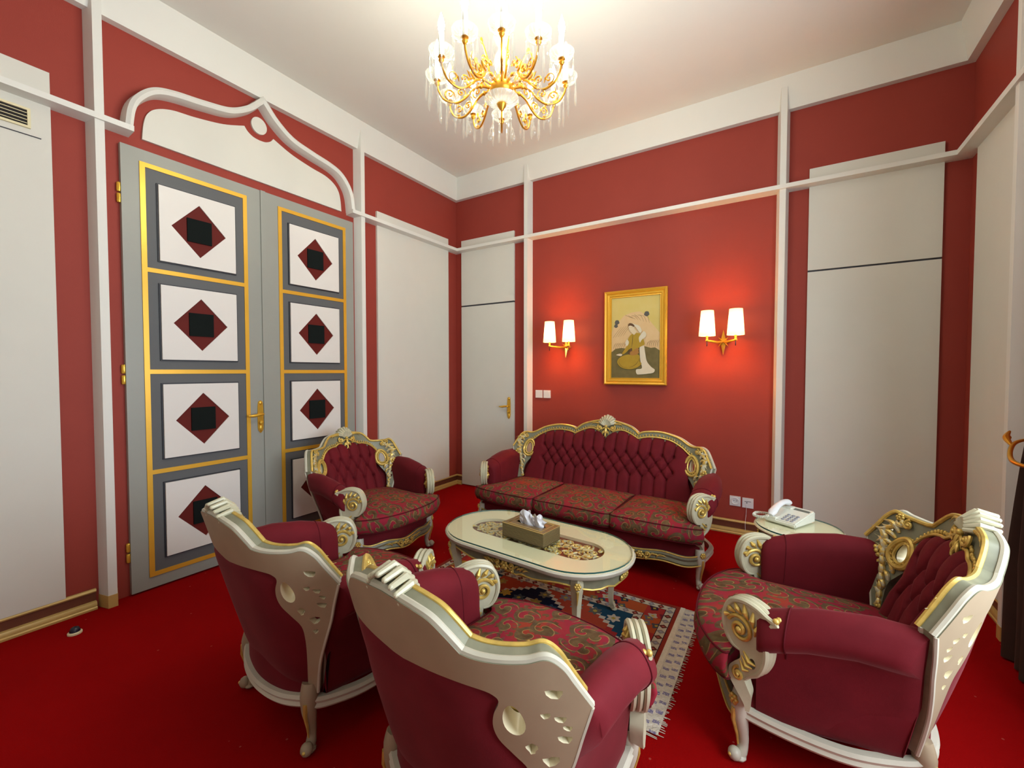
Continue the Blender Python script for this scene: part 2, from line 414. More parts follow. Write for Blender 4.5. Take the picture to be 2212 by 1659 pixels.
    def loft(s, rings, cap=True, mi=0):
        n = len(rings[0]); vs = [p for r in rings for p in r]; fs = []
        for i in range(len(rings) - 1):
            for k in range(n):
                q = (k + 1) % n; fs.append((i * n + k, i * n + q, (i + 1) * n + q, (i + 1) * n + k))
        if cap: fs.append(tuple(range(n))[::-1]); fs.append(tuple((len(rings) - 1) * n + k for k in range(n)))
        return s.add(vs, fs, mi)
    def sweep(s, path, prof, closed=False, zf=None, mi=0):
        """sweep profile [(outward, z)] along a plan path [(x, y)]; outward = right of travel; mitred"""
        L = len(path); P = [Vector((p[0], p[1])) for p in path]; rings = []
        for i in range(L):
            if closed: a, b = P[i] - P[i - 1], P[(i + 1) % L] - P[i]
            else: a = P[i] - P[max(i - 1, 0)]; b = P[min(i + 1, L - 1)] - P[i]
            if a.length < 1e-9: a = b
            if b.length < 1e-9: b = a
            a = a.normalized(); b = b.normalized(); na = Vector((a.y, -a.x)); nb = Vector((b.y, -b.x)); nn = (na + nb)
            if nn.length < 1e-6: nn = na
            nn.normalize(); k = 1 / max(.35, nn.dot(na)); dz = zf(i / (L - 1)) if zf else 0
            rings.append([(P[i].x + nn.x * o * k, P[i].y + nn.y * o * k, z + dz) for o, z in prof])
        if closed: rings.append(rings[0])
        return s.loft(rings, cap=not closed, mi=mi)
    def prism(s, poly, fn, d0, d1, holes=(), step=None, mi=0, mi_back=None, mi_side=None, mi_hole=None):
        """polygon (2D) with holes, triangulated and extruded from d0 (back) to d1 (front) through fn(x, y, d)"""
        pts = []; edges = []
        for lp in [poly, *holes]:
            o = len(pts); pts += [Vector((p[0], p[1])) for p in lp]; edges += [(o + i, o + (i + 1) % len(lp)) for i in range(len(lp))]
        def inside(x, y, lp):
            r = False; j = len(lp) - 1
            for i in range(len(lp)):
                xi, yi = lp[i][0], lp[i][1]; xj, yj = lp[j][0], lp[j][1]
                if (yi > y) != (yj > y) and x < (xj - xi) * (y - yi) / (yj - yi) + xi: r = not r
                j = i
            return r
        def ok(x, y): return inside(x, y, poly) and not any(inside(x, y, h) for h in holes)
        if step:
            xs = [p[0] for p in poly]; ys = [p[1] for p in poly]; B = np.array([(p.x, p.y) for p in pts])
            for gx in np.arange(min(xs) + step / 2, max(xs), step):
                for gy in np.arange(min(ys) + step / 2, max(ys), step):
                    if ok(gx, gy) and np.min(np.hypot(B[:, 0] - gx, B[:, 1] - gy)) > step * .45: pts.append(Vector((gx, gy)))
        V2, _, F2, *_r = delaunay_2d_cdt(pts, edges, [], 0, 1e-7)
        tri = []
        for f in F2:
            c = sum((V2[i] for i in f), Vector((0, 0))) / len(f)
            if ok(c.x, c.y): tri.append(tuple(f))
        n = len(V2); vs = [fn(p.x, p.y, d0) for p in V2] + [fn(p.x, p.y, d1) for p in V2]
        cnt = {}
        for f in tri:
            for i in range(3): e = (f[i], f[(i + 1) % 3]); cnt[e] = cnt.get(e, 0) + 1
        bd = [e for e in cnt if (e[1], e[0]) not in cnt]
        o = len(s.v); s.v += [tuple(map(float, p)) for p in vs]
        mb = mi if mi_back is None else mi_back; ms = mi if mi_side is None else mi_side
        for f in tri:
            s.f.append(tuple(o + i for i in f[::-1])); s.m.append(mb)
            s.f.append(tuple(o + n + i for i in f)); s.m.append(mi)
        hp = {(round(p[0], 5), round(p[1], 5)) for h in holes for p in h} if mi_hole is not None else ()
        for a, b in bd:
            s.f.append((o + a, o + b, o + n + b, o + n + a)); s.m.append(mi_hole if hp and (round(V2[a].x, 5), round(V2[a].y, 5)) in hp else ms)
        return s
    def xf(s, fn, start=0):
        for i in range(start, len(s.v)): s.v[i] = tuple(map(float, fn(*s.v[i])))
        return s
    def mark(s):
        if not hasattr(s, 'marks'): s.marks = []
        s.marks.append((len(s.v), len(s.f))); return s
    def pieces(s, name, mats, parent, smooth=True, angle=40):
        mk = s.marks + [(len(s.v), len(s.f))]; out = []
        for (v0, f0), (v1, f1) in zip(mk[:-1], mk[1:]):
            if f1 == f0: continue
            q = MB(); q.v = s.v[v0:v1]; q.f = [tuple(i - v0 for i in f) for f in s.f[f0:f1]]; q.m = s.m[f0:f1]; out.append(q.build(name, mats, parent, smooth, angle))
        return out
    def mesh(s, name, mats, smooth=True, angle=40):
        me = bpy.data.meshes.new(name); me.from_pydata(s.v, [], s.f); me.update()
        for m in (mats if isinstance(mats, (list, tuple)) else [mats]): me.materials.append(MATS[m])
        if any(s.m): me.polygons.foreach_set('material_index', s.m)
        bm = bmesh.new(); bm.from_mesh(me); bmesh.ops.recalc_face_normals(bm, faces=bm.faces); bm.to_mesh(me); bm.free()
        if smooth:
            me.polygons.foreach_set('use_smooth', [True] * len(me.polygons))
            try: me.set_sharp_from_angle(angle=math.radians(angle))
            except Exception: pass
        return me
    def build(s, name, mats, parent=None, smooth=True, angle=40, loc=None, rotz=None):
        o = bpy.data.objects.new(name, s.mesh(name, mats, smooth, angle)); COL.objects.link(o)
        if parent is not None: o.parent = parent
        if loc is not None: o.location = loc
        if rotz is not None: o.rotation_euler = (0, 0, rotz)
        return o
def tag(o, label, cat=None, group=None, kind=None):
    o['label'] = label
    if cat: o['category'] = cat
    if group: o['group'] = group
    if kind: o['kind'] = kind
    return o
def empty(name, loc=(0, 0, 0), rotz=0, parent=None):
    o = bpy.data.objects.new(name, None); COL.objects.link(o); o.location = loc; o.rotation_euler = (0, 0, rotz); o.empty_display_size = .1
    if parent is not None: o.parent = parent
    return o
def inst(src, name, parent, loc=None, rot=None):
    o = bpy.data.objects.new(name, src.data); COL.objects.link(o); o.parent = parent
    if loc is not None: o.location = loc
    if rot is not None: o.rotation_euler = rot
    return o
def copy_tree(o, parent=None):
    c = o.copy(); COL.objects.link(c); c.parent = parent
    for ch in list(o.children): copy_tree(ch, c)
    return c
def spiral(c, r0, r1, a0, turns, n=40, plane='yz'):
    """2D spiral points about c (tuple of 2)"""
    out = []
    for i in range(n + 1):
        s = i / n; r = lerp(r0, r1, s ** .8); a = a0 + turns * 2 * PI * s
        out.append((c[0] + r * math.cos(a), c[1] + r * math.sin(a)))
    return out

# ================================================================== ROOM
W, L, H = 4.516, 4.74, 3.74
ZR, ZC = 2.8565, 3.494
T = .15
def struct(mb, name, mat, label, cat, smooth=False):
    o = mb.build(name, mat, None, smooth); return tag(o, label, cat, None, 'structure')
struct(MB().box((-T, -L - T, -.1), (W + T, T, 0)), 'floor', 'carpet_red', 'bright red carpet covering the whole floor', 'floor')
struct(MB().box((-T, -L - T, H), (W + T, T, H + .1)), 'ceiling', 'ceiling_white', 'plain off-white ceiling above the chandelier', 'ceiling')
wall_l = struct(MB().box((-T, -L - T, 0), (0, T, H)), 'wall_left', 'red_paint', 'red painted wall holding the tall grey double door', 'wall')
wall_b = struct(MB().box((0, 0, 0), (W, T, H)), 'wall_back', 'red_paint', 'red painted wall behind the sofa with painting and sconces', 'wall')
wall_k = struct(MB().box((0, -L - T, 0), (W, -L, H)), 'wall_rear', 'red_paint', 'red wall behind the viewpoint', 'wall')
wy0, wy1, wz0, wz1 = -3.75, -1.75, .55, 2.72
wr = MB(); wr.box((W, -L - T, 0), (W + T, wy0, H)); wr.box((W, wy1, 0), (W + T, T, H)); wr.box((W, wy0, 0), (W + T, wy1, wz0)); wr.box((W, wy0, wz1), (W + T, wy1, H))
wall_r = struct(wr, 'wall_right', 'red_paint', 'red painted wall at right with the white panel and brown curtain', 'wall')
win = empty('window_1', (W, (wy0 + wy1) / 2, wz0)); tag(win, 'white framed window in the right wall beside the viewpoint', 'window', None, 'structure')
hw = (wy1 - wy0) / 2; hh = wz1 - wz0
m = MB(); m.box((.03, -hw, 0), (.10, -hw + .06, hh)); m.box((.03, hw - .06, 0), (.10, hw, hh)); m.box((.03, -hw, 0), (.10, hw, .06)); m.box((.03, -hw, hh - .06), (.10, hw, hh)); m.box((.04, -.03, .06), (.09, .03, hh - .06))
m.build('window_frame', 'white_paint', win, False)
for sg in (-1, 1):
    a, b = (-hw + .06, -.03) if sg < 0 else (.03, hw - .06)
    MB().box((.06, a, .06), (.066, b, hh - .06)).build('pane', 'window_glass', win, False)

# crown: slanted fascia around the ceiling
cp = [(0, -L), (0, 0), (W, 0), (W, -L)]
prof = [(0, ZC), (.05, ZC), (.0985, H), (0, H)]
def ring_trim(path, prof, name, mat, label, cat='trim', smooth=False):
    return struct(MB().sweep(path, prof), name, mat, label, cat, smooth)
ring_trim(cp, prof, 'trim_1', 'white_paint', 'white slanted crown fascia running under the ceiling')
# horizontal picture rail
rp = [(0, ZR), (.098, ZR + .008), (.10, ZR + .04), (.012, ZR + .05), (0, ZR + .05)]
ring_trim([(0, -3.15), (0, -L)][::-1], rp, 'trim_2', 'white_paint', 'white picture rail left of the arch over the grey door', 'rail')
ring_trim([(0, -1.585), (0, 0), (W, 0), (W, -L)], rp, 'trim_3', 'white_paint', 'white picture rail running from the arch round the far corner', 'rail')
# pilasters (trapezoid section)
def pilaster(wall, c, name, label, foot=True):
    rings = []
    for z in (0, 3.66):
        base = [(0, -.042), (.085, -.021), (.085, .021), (0, .042)]
        if wall == 'L': rings.append([(o, c + a, z) for o, a in base])
        elif wall == 'B': rings.append([(c + a, -o, z) for o, a in base])
        else: rings.append([(W - o, c + a, z) for o, a in base])
    o = struct(MB().loft(rings), name, 'white_paint', label, 'pilaster')
    if foot:
        f = [[(p[0] , p[1], z) for p in [(x, y) for x, y, _ in rings[0]]] for z in (0, .075)]
        cx = sum(p[0] for p in f[0]) / 4; cy = sum(p[1] for p in f[0]) / 4
        f = [[(cx + (x - cx) * 1.06, cy + (y - cy) * 1.06, z) for x, y, z in r] for r in f]
        MB().loft(f).build('foot', 'base_gilt', o, False)
pilaster('L', -3.303, 'trim_4', 'white vertical pilaster left of the grey double door, near the vent')
pilaster('L', -1.462, 'trim_5', 'white vertical pilaster right of the grey double door')
pilaster('B', 1.05, 'trim_6', 'white vertical pilaster beside the narrow white door', False)
pilaster('B', 3.428, 'trim_7', 'white vertical pilaster behind the telephone table', False)
pilaster('R', -.925, 'trim_8', 'white vertical pilaster on the right wall beside the curtain')
# baseboards: gilt double moulding with a brown board
def baseboard(path, name, label):
    o = struct(MB().sweep(path, [(0, .0), (.012, .0), (.012, .115), (0, .115)]), name, 'base_brown', label, 'baseboard')
    MB().sweep(path, [(.010, 0), (.036, 0), (.038, .012), (.032, .018), (.034, .03), (.028, .044), (.010, .048)]).build('lower_moulding', 'base_gilt', o)
    MB().sweep(path, [(.008, .098), (.020, .100), (.024, .108), (.018, .118), (.008, .120)]).build('upper_moulding', 'base_gilt', o)
baseboard([(0, -L), (0, -3.36)], 'baseboard_left', 'gilt double moulding along the floor left of the grey door')
baseboard([(0, -1.41), (0, 0), (.095, 0)], 'baseboard_corner', 'gilt double moulding along the floor in the far corner')
baseboard([(.87, 0), (W, 0), (W, -.87)], 'baseboard_back', 'gilt double moulding along the floor behind the sofa')
# white wall panels (pieces of the walls)
def wpanel(parent, lo, hi): return MB().box(lo, hi).build('wall_panel', 'panel_white', parent, False)
wpanel(wall_l, (0, -1.245, .118), (.022, -.172, 3.0)); wpanel(wall_l, (0, -4.57, .118), (.022, -3.488, 3.045))
wpanel(wall_b, (.10, -.022, 2.213), (.86, 0, 3.0)); MB().box((.10, -.012, 2.195), (.86, 0, 2.213)).build('panel_seam', 'seam_dark', wall_b, False)
wpanel(wall_b, (3.605, -.022, .118), (4.375, 0, 2.193)); wpanel(wall_b, (3.605, -.022, 2.207), (4.375, 0, 3.0)); MB().box((3.605, -.012, 2.193), (4.375, 0, 2.207)).build('panel_seam', 'seam_dark', wall_b, False)
wpanel(wall_r, (W - .022, -.86, .118), (W, -.17, 3.0))
for xa, xb in ((.12, 1.05), (1.2, 3.3), (3.45, 4.4)): wpanel(wall_k, (xa, -L, .118), (xb, -L + .022, 3.0))  # unseen rear-wall panels, added to bounce neutral fill onto the chair backs
wpanel(wall_r, (W - .022, -4.6, .118), (W, -3.95, 3.0))  # unseen panel past the window, also added as a white bounce surface
MB().box((.022, -4.5, 2.668), (.027, -3.527, 2.672)).build('panel_seam', 'seam_dark', wall_l, False)

# arch over the grey door
CY = -2.367
half = [(.779, 2.873), (.763, 2.999), (.727, 3.08), (.656, 3.152), (.557, 3.186), (.397, 3.212), (.221, 3.252), (.09, 3.335), (0.0, 3.43)]
hc = crv(half, 8)
inner = [(CY - y, z) for y, z in hc] + [(CY + y, z) for y, z in hc[::-1][1:]]
def offset(poly, d):
    out = []
    for i, p in enumerate(poly):
        a = Vector(poly[max(i - 1, 0)]); b = Vector(poly[min(i + 1, len(poly) - 1)]); t_ = (b - a).normalized(); out.append((p[0] - t_.y * d, p[1] + t_.x * d))
    return out
outer = offset(inner, .05)
mid = len(hc) - 1
outer[mid] = (CY, 3.43 + .075)
m = MB()
rings = []
for (a, b) in zip(inner, outer):
    ctr = ((a[0] + b[0]) / 2, (a[1] + b[1]) / 2)
    rings.append([(0, a[0], a[1]), (.085, lerp(a[0], b[0], .12), lerp(a[1], b[1], .12)), (.10, ctr[0], ctr[1]), (.085, lerp(a[0], b[0], .88), lerp(a[1], b[1], .88)), (0, b[0], b[1])])
m.loft(rings)
arch = m.build('trim_9', 'white_paint', None, True, 30); tag(arch, 'white pointed ogee arch moulding over the grey double door', 'arch', None, 'structure')
ins = [(.72, 2.871), (.711, 2.967), (.691, 3.04), (.645, 3.093), (.558, 3.131), (.425, 3.150), (.252, 3.188), (.108, 3.245)]
ic = crv(ins, 6) + crv([(.108, 3.245), (.085, 3.215), (.045, 3.192), (0, 3.186)], 5)[1:]
poly = [(CY - y, z) for y, z in ic] + [(CY + y, z) for y, z in ic[::-1][1:]]
MB().prism(poly, lambda y, z, d: (d, y, z), 0, .016).build('tympanum_panel', 'panel_white', arch, False)
MB().prism([(CY + .058 * math.cos(a), 3.296 + .062 * math.sin(a)) for a in np.linspace(0, 2 * PI, 33)[:-1]], lambda y, z, d: (d, y, z), 0, .016).build('disc_panel', 'panel_white', arch, False)

# ------------------------------------------------------------------ grey double door
def brass_handle(parent, p, axis, flip=1):
    """plate, lever and knob; p on the face; axis 'x' = door in the y plane"""
    e = empty('door_handle', p, 0 if axis == 'x' else PI / 2, parent)
    # local: x along door, -y outwards
    pl = crv([(0, .125), (.014, .115), (.019, .09), (.021, .03), (.021, -.06), (.017, -.105), (0, -.128)], 4)
    poly = pl + [(-x, z) for x, z in pl[::-1][1:-1]]
    m = MB().prism(poly, lambda x, z, d: (x, -d, z), 0, .008)
    m.ball((0, -.008, .105), (.012, .006, .016)); m.ball((0, -.008, -.09), (.012, .008, .03))
    m.tube([(0, -.005, .02), (0, -.045, .02)], .010, 10)
    m.tube(crv([(0, -.045, .02), (-.03 * flip, -.05, .018), (-.07 * flip, -.048, .012), (-.11 * flip, -.046, .014)], 5), [.009, .012, .012, .005], 8)
    m.lathe([(0, -.028), (.014, -.026), (.017, -.018), (.012, -.006), (.012, 0)], 12, (0, 0, -.045), axis='y')
    for o in [m]:
        b = o.build('door_handle', 'brass', parent); b.location = e.location; b.rotation_euler = e.rotation_euler
    bpy.data.objects.remove(e)
    return b
def make_hinge(parent, p, d):
    m = MB()
    for z0 in (-.062, .004): m.lathe([(0, 0), (.011, .002), (.013, .008), (.013, .05), (.011, .056), (0, .058)], 10, (p[0] + .012 * d[0], p[1] + .012 * d[1], p[2] + z0))
    m.build('hinge', 'brass', parent)
dr = empty('door_1', (0, CY, 0)); tag(dr, 'tall grey double door with white squares, red diamonds and black centres', 'door', None, 'structure')
def leaf(y0, y1, gy0, gy1):
    o = MB().box((0, y0 - CY, .012), (.030, y1 - CY, 2.80)).build('door_leaf', 'door_grey', dr, False)
    rows = [2.709, 2.055, 1.407, .760, .100]; g = .028
    for r in range(4):
        zt, zb = rows[r], rows[r + 1]
        MB().box((.030, gy0 - CY + g, zb + g / 2), (.032, gy1 - CY - g, zt - g / 2)).build('field_panel', 'door_grey_dark', o, False)
    strips = [((gy0, .1 - g / 2), (gy0 + g, 2.709 + g / 2)), ((gy1 - g, .1 - g / 2), (gy1, 2.709 + g / 2))]
    strips += [((gy0 + g, z - g / 2), (gy1 - g, z + g / 2)) for z in rows]
    for a, b in strips: MB().box((.030, a[0] - CY, a[1]), (.037, b[0] - CY, b[1])).build('gold_strip', 'gold_leaf_strip', o, False)
    cy = (gy0 + gy1) / 2 - CY
    for zc in (2.365, 1.728, 1.083, .437):
        MB().box((.032, cy - .234, zc - .250), (.040, cy + .234, zc + .250)).build('square_edge', 'black_edge', o, False)
        dm = [(cy - .162, zc), (cy, zc - .178), (cy + .162, zc), (cy, zc + .178)]
        MB().prism([(cy - .226, zc - .242), (cy + .226, zc - .242), (cy + .226, zc + .242), (cy - .226, zc + .242)], lambda y, z, d: (d, y, z), .040, .050, holes=[dm]).build('white_square', 'square_white', o, False)
        MB().prism(dm, lambda y, z, d: (d, y, z), .0395, .043).build('red_diamond', 'diamond_red', o, False)
        MB().box((.043, cy - .073, zc - .078), (.052, cy + .073, zc + .078)).build('black_square', 'black_felt', o, False)
    return o
l1 = leaf(-3.2, -2.369, -3.111, -2.478); l2 = leaf(-2.365, -1.536, -2.243, -1.622)
MB().box((.030, -.012, .012), (.040, .024, 2.80)).build('astragal', 'door_grey', dr, False)
brass_handle(l1, (.030, -2.405 - CY, 1.06), 'y', 1)
for z in (2.50, 1.39, .275): make_hinge(l1, (.0, -3.205 - CY, z), (1, 0))
# white door in the back wall
d2 = empty('door_2', (.48, 0, 0)); tag(d2, 'narrow plain white door with brass lever in the far corner', 'door', None, 'structure')
lf = MB().box((-.38, -.022, .012), (.38, 0, 2.195)).build('door_leaf', 'panel_white', d2, False)
brass_handle(lf, (.315, -.022, .99), 'x', 1)

# vent grille on the left panel
v = empty('vent_grille', (.022, -3.76, 2.757)); tag(v, 'cream framed air vent with dark slots high on the left white panel', 'vent')
m = MB(); y0, y1, z0, z1, k = -.195, .195, -.052, .052, .012
m.box((0, y0, z0), (.012, y1, z0 + k)); m.box((0, y0, z1 - k), (.012, y1, z1)); m.box((0, y0, z0 + k), (.012, y0 + k, z1 - k)); m.box((0, y1 - k, z0 + k), (.012, y1, z1 - k)); m.build('frame', 'vent_cream', v, False)
MB().box((0, y0 + k, z0 + k), (.002, y1 - k, z1 - k)).build('backing', 'vent_dark', v, False)
for i in range(4): z = z0 + .024 + i * .018; MB().box((.003, y0 + k, z - .0015), (.010, y1 - k, z + .0015)).build('slat', 'vent_cream', v, False)

# wall plates
def wall_plate(name, x, z, label, cat, grp, kind):
    e = empty(name, (x, 0, z)); tag(e, label, cat, grp)
    MB().cbox((0, -.005, 0), (.042, .005, .042), bev=0).build('plate', 'plastic_white', e, False)
    if kind == 'rocker': MB().add([(-.03, -.010, -.03), (.03, -.010, -.03), (.03, -.014, .03), (-.03, -.014, .03), (-.03, -.005, -.03), (.03, -.005, -.03), (.03, -.005, .03), (-.03, -.005, .03)], [(0, 1, 2, 3), (0, 4, 5, 1), (1, 5, 6, 2), (2, 6, 7, 3), (3, 7, 4, 0)]).build('rocker', 'plastic_white', e, False)
    if kind == 'power':
        MB().lathe([(.031, -.010), (.031, -.017), (.025, -.017), (.022, -.011), (0, -.011)], 24, axis='y').build('socket_ring', 'plastic_white', e)
        for s in (-1, 1): MB().lathe([(.0035, -.0112), (.0035, -.0122), (0, -.0122)], 8, (s * .0095, 0, .003), axis='y').build('pin_hole', 'seam_dark', e)
    if kind == 'jack':
        MB().box((-.026, -.0125, -.020), (.026, -.010, .020)).build('cover', 'plastic_white', e, False)
        MB().box((-.024, -.0132, .012), (.024, -.0125, .016)).build('slot', 'seam_dark', e, False)
        MB().box((-.012, -.0135, -.002), (-.003, -.0125, .006)).build('jack_hole', 'seam_dark', e, False)
        MB().tube(crv([(-.008, -.012, .0), (-.010, -.02, -.03), (-.012, -.016, -.10), (-.015, -.045, -.17), (-.012, -.05, -.225)], 5), .0015, 6).build('cable', 'plastic_white', e)
wall_plate('light_switch', 1.178, 1.160, 'left white light switch beside the pilaster under the sconce', 'switch', 'wall switches', 'rocker')
wall_plate('light_switch', 1.277, 1.160, 'right white light switch of the pair under the sconce', 'switch', 'wall switches', 'rocker')
wall_plate('wall_socket', 3.119, .283, 'white round power socket low on the red wall right of the sofa', 'socket', None, 'power')
wall_plate('phone_socket', 3.216, .280, 'white telephone socket with thin cable next to the power socket', 'socket', None, 'jack')

# door stop on the carpet
e = empty('door_stop', (.25, -3.503, 0)); tag(e, 'small dark round door stop with bright rim on the carpet', 'door stop')
MB().lathe([(0, 0), (.030, 0), (.030, .008), (.026, .012), (.022, .012)], 20).build('rim', 'vent_cream', e)
MB().lathe([(.023, .004), (.022, .02), (.016, .032), (.006, .037), (0, .038)], 20).build('dome', 'dark_plastic', e)

# curtain at the right edge with a gilt holdback
def curtain(y0, y1, name, label, dirn):
    e = empty(name, (W - .10, y0, 0)); tag(e, label, 'curtain')
    zs = [0.01, .3, .6, .85, 1.0, 1.12, 1.4, 1.9, 2.5, 2.78]; wd = [1.0, .86, .66, .46, .36, .38, .44, .50, .54, .54]
    wid = abs(y1 - y0)
    def fn(u, vv):
        z = lerp(.01, 2.78, vv); w = interp(z, zs, wd) * wid; sh = interp(z, [0, .5, 1, 1.4, 2.78], [0, .06, .24, .42, .46])
        amp = .035 * (.35 + .65 * interp(z, zs, wd))
        y = dirn * (sh * wid + u * w); return (amp * math.sin(u * 2 * PI * 7) + .012 * math.sin(u * 31 + z * 2), y, z)
    m = MB().grid(fn, 120, 40); n = len(m.v); vs = [(x + .006, y, z) for x, y, z in m.v]; f0 = list(m.f); m.add(vs, [q[::-1] for q in f0])
    m.build('drape', 'curtain_brown', e)
    MB().tube(crv([(.07, dirn * .15 * wid, 1.10), (-.03, dirn * .18 * wid, 1.07), (-.075, dirn * .36 * wid, 1.0), (-.02, dirn * .56 * wid, .99)], 8), [.004, .008, .010, .006], 10).build('holdback', 'gilt', e)
    m = MB().tube(crv([(-.03, dirn * .10 * wid, 1.12), (-.05, dirn * .14 * wid, 1.09), (-.045, dirn * .2 * wid, 1.06)], 5), [.004, .014, .006], 8); m.ball((-.04, dirn * .12 * wid, 1.09), .012); m.build('finial', 'gilt', e)
    MB().box((-.02, dirn * .45 * wid, 2.76), (.03, dirn * wid, 2.80)).build('heading', 'curtain_brown', e, False)
curtain(-1.05, -1.75, 'curtain', 'dark brown floor-length curtain with gilt holdback at the right edge', -1)

# ================================================================== SEATING
# ---- geometry of the two backs (x across, z height, d offset to the rear)
class Back:
    def __init__(s, y0, z0, slope, g, dg): s.y0, s.z0, s.sl, s.g, s.dg = y0, z0, slope, g, dg
    def __call__(s, x, z, d=0):
        n = Vector((s.dg(x), 1, -s.sl)).normalized()
        return (x + n.x * d, s.y0 + s.sl * (z - s.z0) - s.g(x) + n.y * d, z + n.z * d)
chairB = Back(.18, .25, .276, lambda x: .173 * (abs(x) / .434) ** 3, lambda x: math.copysign(3 * .173 / .434 * (abs(x) / .434) ** 2, x))
def _gs(x): return .117 * max(0, (abs(x) - .5) / .4) ** 2
def _dgs(x): return math.copysign(2 * .117 / .4 * max(0, (abs(x) - .5) / .4), x)
sofaB = Back(.35, .997, .276, _gs, _dgs)

CH = dict(B=chairB,
  top=[[(0, .888), (.06, .884), (.11, .878), (.155, .866), (.19, .838), (.222, .803)], [(.222, .803), (.255, .797), (.30, .796), (.35, .800), (.383, .808), (.404, .784), (.418, .742), (.439, .674)]],
  outer=[(.439, .674), (.427, .633), (.415, .592), (.403, .549), (.392, .515), (.364, .441), (.33, .351), (.292, .225)],
  inner=[(.258, .225), (.295, .369), (.312, .453), (.315, .513), (.292, .553), (.268, .588), (.261, .622), (.268, .658), (.284, .693), (.278, .710), (.25, .720), (.172, .722), (.066, .712), (0, .702)],
  hole=(.306, .650, .021, .040), holes=[(.385, .722, .013), (.365, .666, .008), (.388, .655, .009), (.397, .63, .007), (.390, .600, .011), (.330, .575, .011), (.360, .540, .014), (.352, .495, .008)],
  pad_top=[(0, .775), (.05, .803), (.10, .79), (.14, .788), (.20, .768), (.25, .735), (.29, .72)], padW=([0, .35, .55, .8, 1], [.285, .275, .245, .25, .255]), pad_z0=.36,
  rail_in=[[(.045, .800), (.075, .802), (.11, .785), (.14, .783)], [(.14, .783), (.19, .772), (.235, .745), (.272, .705), (.30, .69)]],
  ring=(.300, .650, .050, .060), crest=(.905, .77, 1.0), rear_W=([.225, .369, .453, .513, .553, .588, .622, .658, .693, .722], [.265, .30, .318, .32, .298, .274, .267, .274, .292, .20]),
  buttons=[(x, .675) for x in (-.19, -.095, 0, .095, .19)] + [(x, .597) for x in (-.143, -.047, .047, .143)] + [(x, .507) for x in (-.19, -.095, 0, .095, .19)],
  sp=.095, tip=(.434, .668), w_front=.311, half_in=.295, nx=110)
SF = dict(B=sofaB,
  top=[[(0, .968), (.085, .962), (.195, .934), (.25, .905), (.287, .872)], [(.287, .872), (.33, .893), (.46, .902), (.61, .871), (.70, .828), (.745, .816), (.80, .819), (.835, .803), (.858, .77), (.90, .688)]],
  outer=[(.90, .688), (.89, .64), (.88, .60), (.868, .55), (.855, .50), (.835, .43), (.815, .35), (.785, .225)],
  inner=[(.75, .225), (.775, .369), (.775, .45), (.768, .51), (.745, .55), (.715, .588), (.70, .622), (.70, .66), (.71, .70), (.70, .73), (.64, .76), (.5, .80), (.30, .79), (.15, .81), (0, .80)],
  hole=(.752, .670, .026, .050), holes=[(.84, .735, .013), (.83, .672, .008), (.845, .655, .009), (.85, .63, .007), (.838, .600, .011), (.79, .575, .011), (.815, .535, .013)],
  pad_top=[(0, .825), (.06, .866), (.12, .885), (.17, .884), (.23, .862), (.287, .832), (.35, .847), (.43, .853), (.52, .844), (.60, .822), (.66, .79), (.72, .74), (.75, .72)], padW=([0, .35, .5, .75, 1], [.765, .745, .72, .72, .735]), pad_z0=.36,
  rail_in=[[(.06, .868), (.11, .887), (.165, .886), (.23, .862), (.287, .832)], [(.287, .832), (.35, .848), (.43, .854), (.52, .845), (.585, .828), (.66, .793), (.715, .755), (.75, .74)]],
  ring=(.745, .672, .052, .072), crest=(.985, .825, 1.15), rear_W=([.225, .369, .45, .51, .55, .588, .622, .66, .70, .76], [.755, .78, .78, .773, .75, .72, .705, .705, .715, .66]),
  buttons=None, sp=.099, tip=(.895, .682), w_front=.887, half_in=.765, nx=330)
rows = [(.712, 0), (.652, .5), (.592, 0), (.535, .5)]
SF['buttons'] = [((i + ph) * .099, z) for z, ph in rows for i in range(-6, 7) if abs((i + ph) * .099) < .60]

def seg_dist(X, Z, a, b):
    ax, az = a; bx, bz = b; dx, dz = bx - ax, bz - az; L2 = dx * dx + dz * dz + 1e-12
    t_ = np.clip(((X - ax) * dx + (Z - az) * dz) / L2, 0, 1); return np.hypot(X - ax - t_ * dx, Z - az - t_ * dz)

def egg(cx, cz, rx, rz, n=24): return [(cx + rx * math.cos(a) * (1 - .18 * math.sin(a)), cz + rz * math.sin(a)) for a in np.linspace(0, 2 * PI, n + 1)[:-1]]

def leaf_swoosh(mb, fn, p0, p1, bend, r, d, n=9, mi=0):
    mb.mark()
    """tapered carved lobe from p0 to p1 (x,z in the back plane) bulging by bend, raised off the plane at offset d"""
    a = Vector(p0); b = Vector(p1); t_ = b - a; nn = Vector((-t_.y, t_.x)); pts = []; rad = []
    for i in range(n):
        s = i / (n - 1); q = a + t_ * s + nn * bend * math.sin(PI * s) ; pts.append(fn(q.x, q.y, d - r * .35 * math.sin(PI * s)))
        rad.append(max(.0008, r * (math.sin(PI * min(1, s * 1.0 + .12)) ** .8) * (1 - .35 * s)))
    mb.tube(pts, rad, 7, mi=mi)
def volute(mb, fn, c, r, a0, turns, d, tr=.006, mi=0, n=36, sgn=1):
    mb.mark()
    pts = []
    for i in range(n + 1):
        s = i / n; rr = lerp(r, r * .10, s ** .85); a = a0 + sgn * turns * 2 * PI * s
        pts.append(fn(c[0] + rr * math.cos(a), c[1] + rr * math.sin(a), d - tr * .9 * s))
    mb.tube(pts, [tr, tr * .95, tr * .8, tr * .6], 7, mi=mi); mb.ball(pts[-1], tr * 1.25, 8, 5, mi=mi)
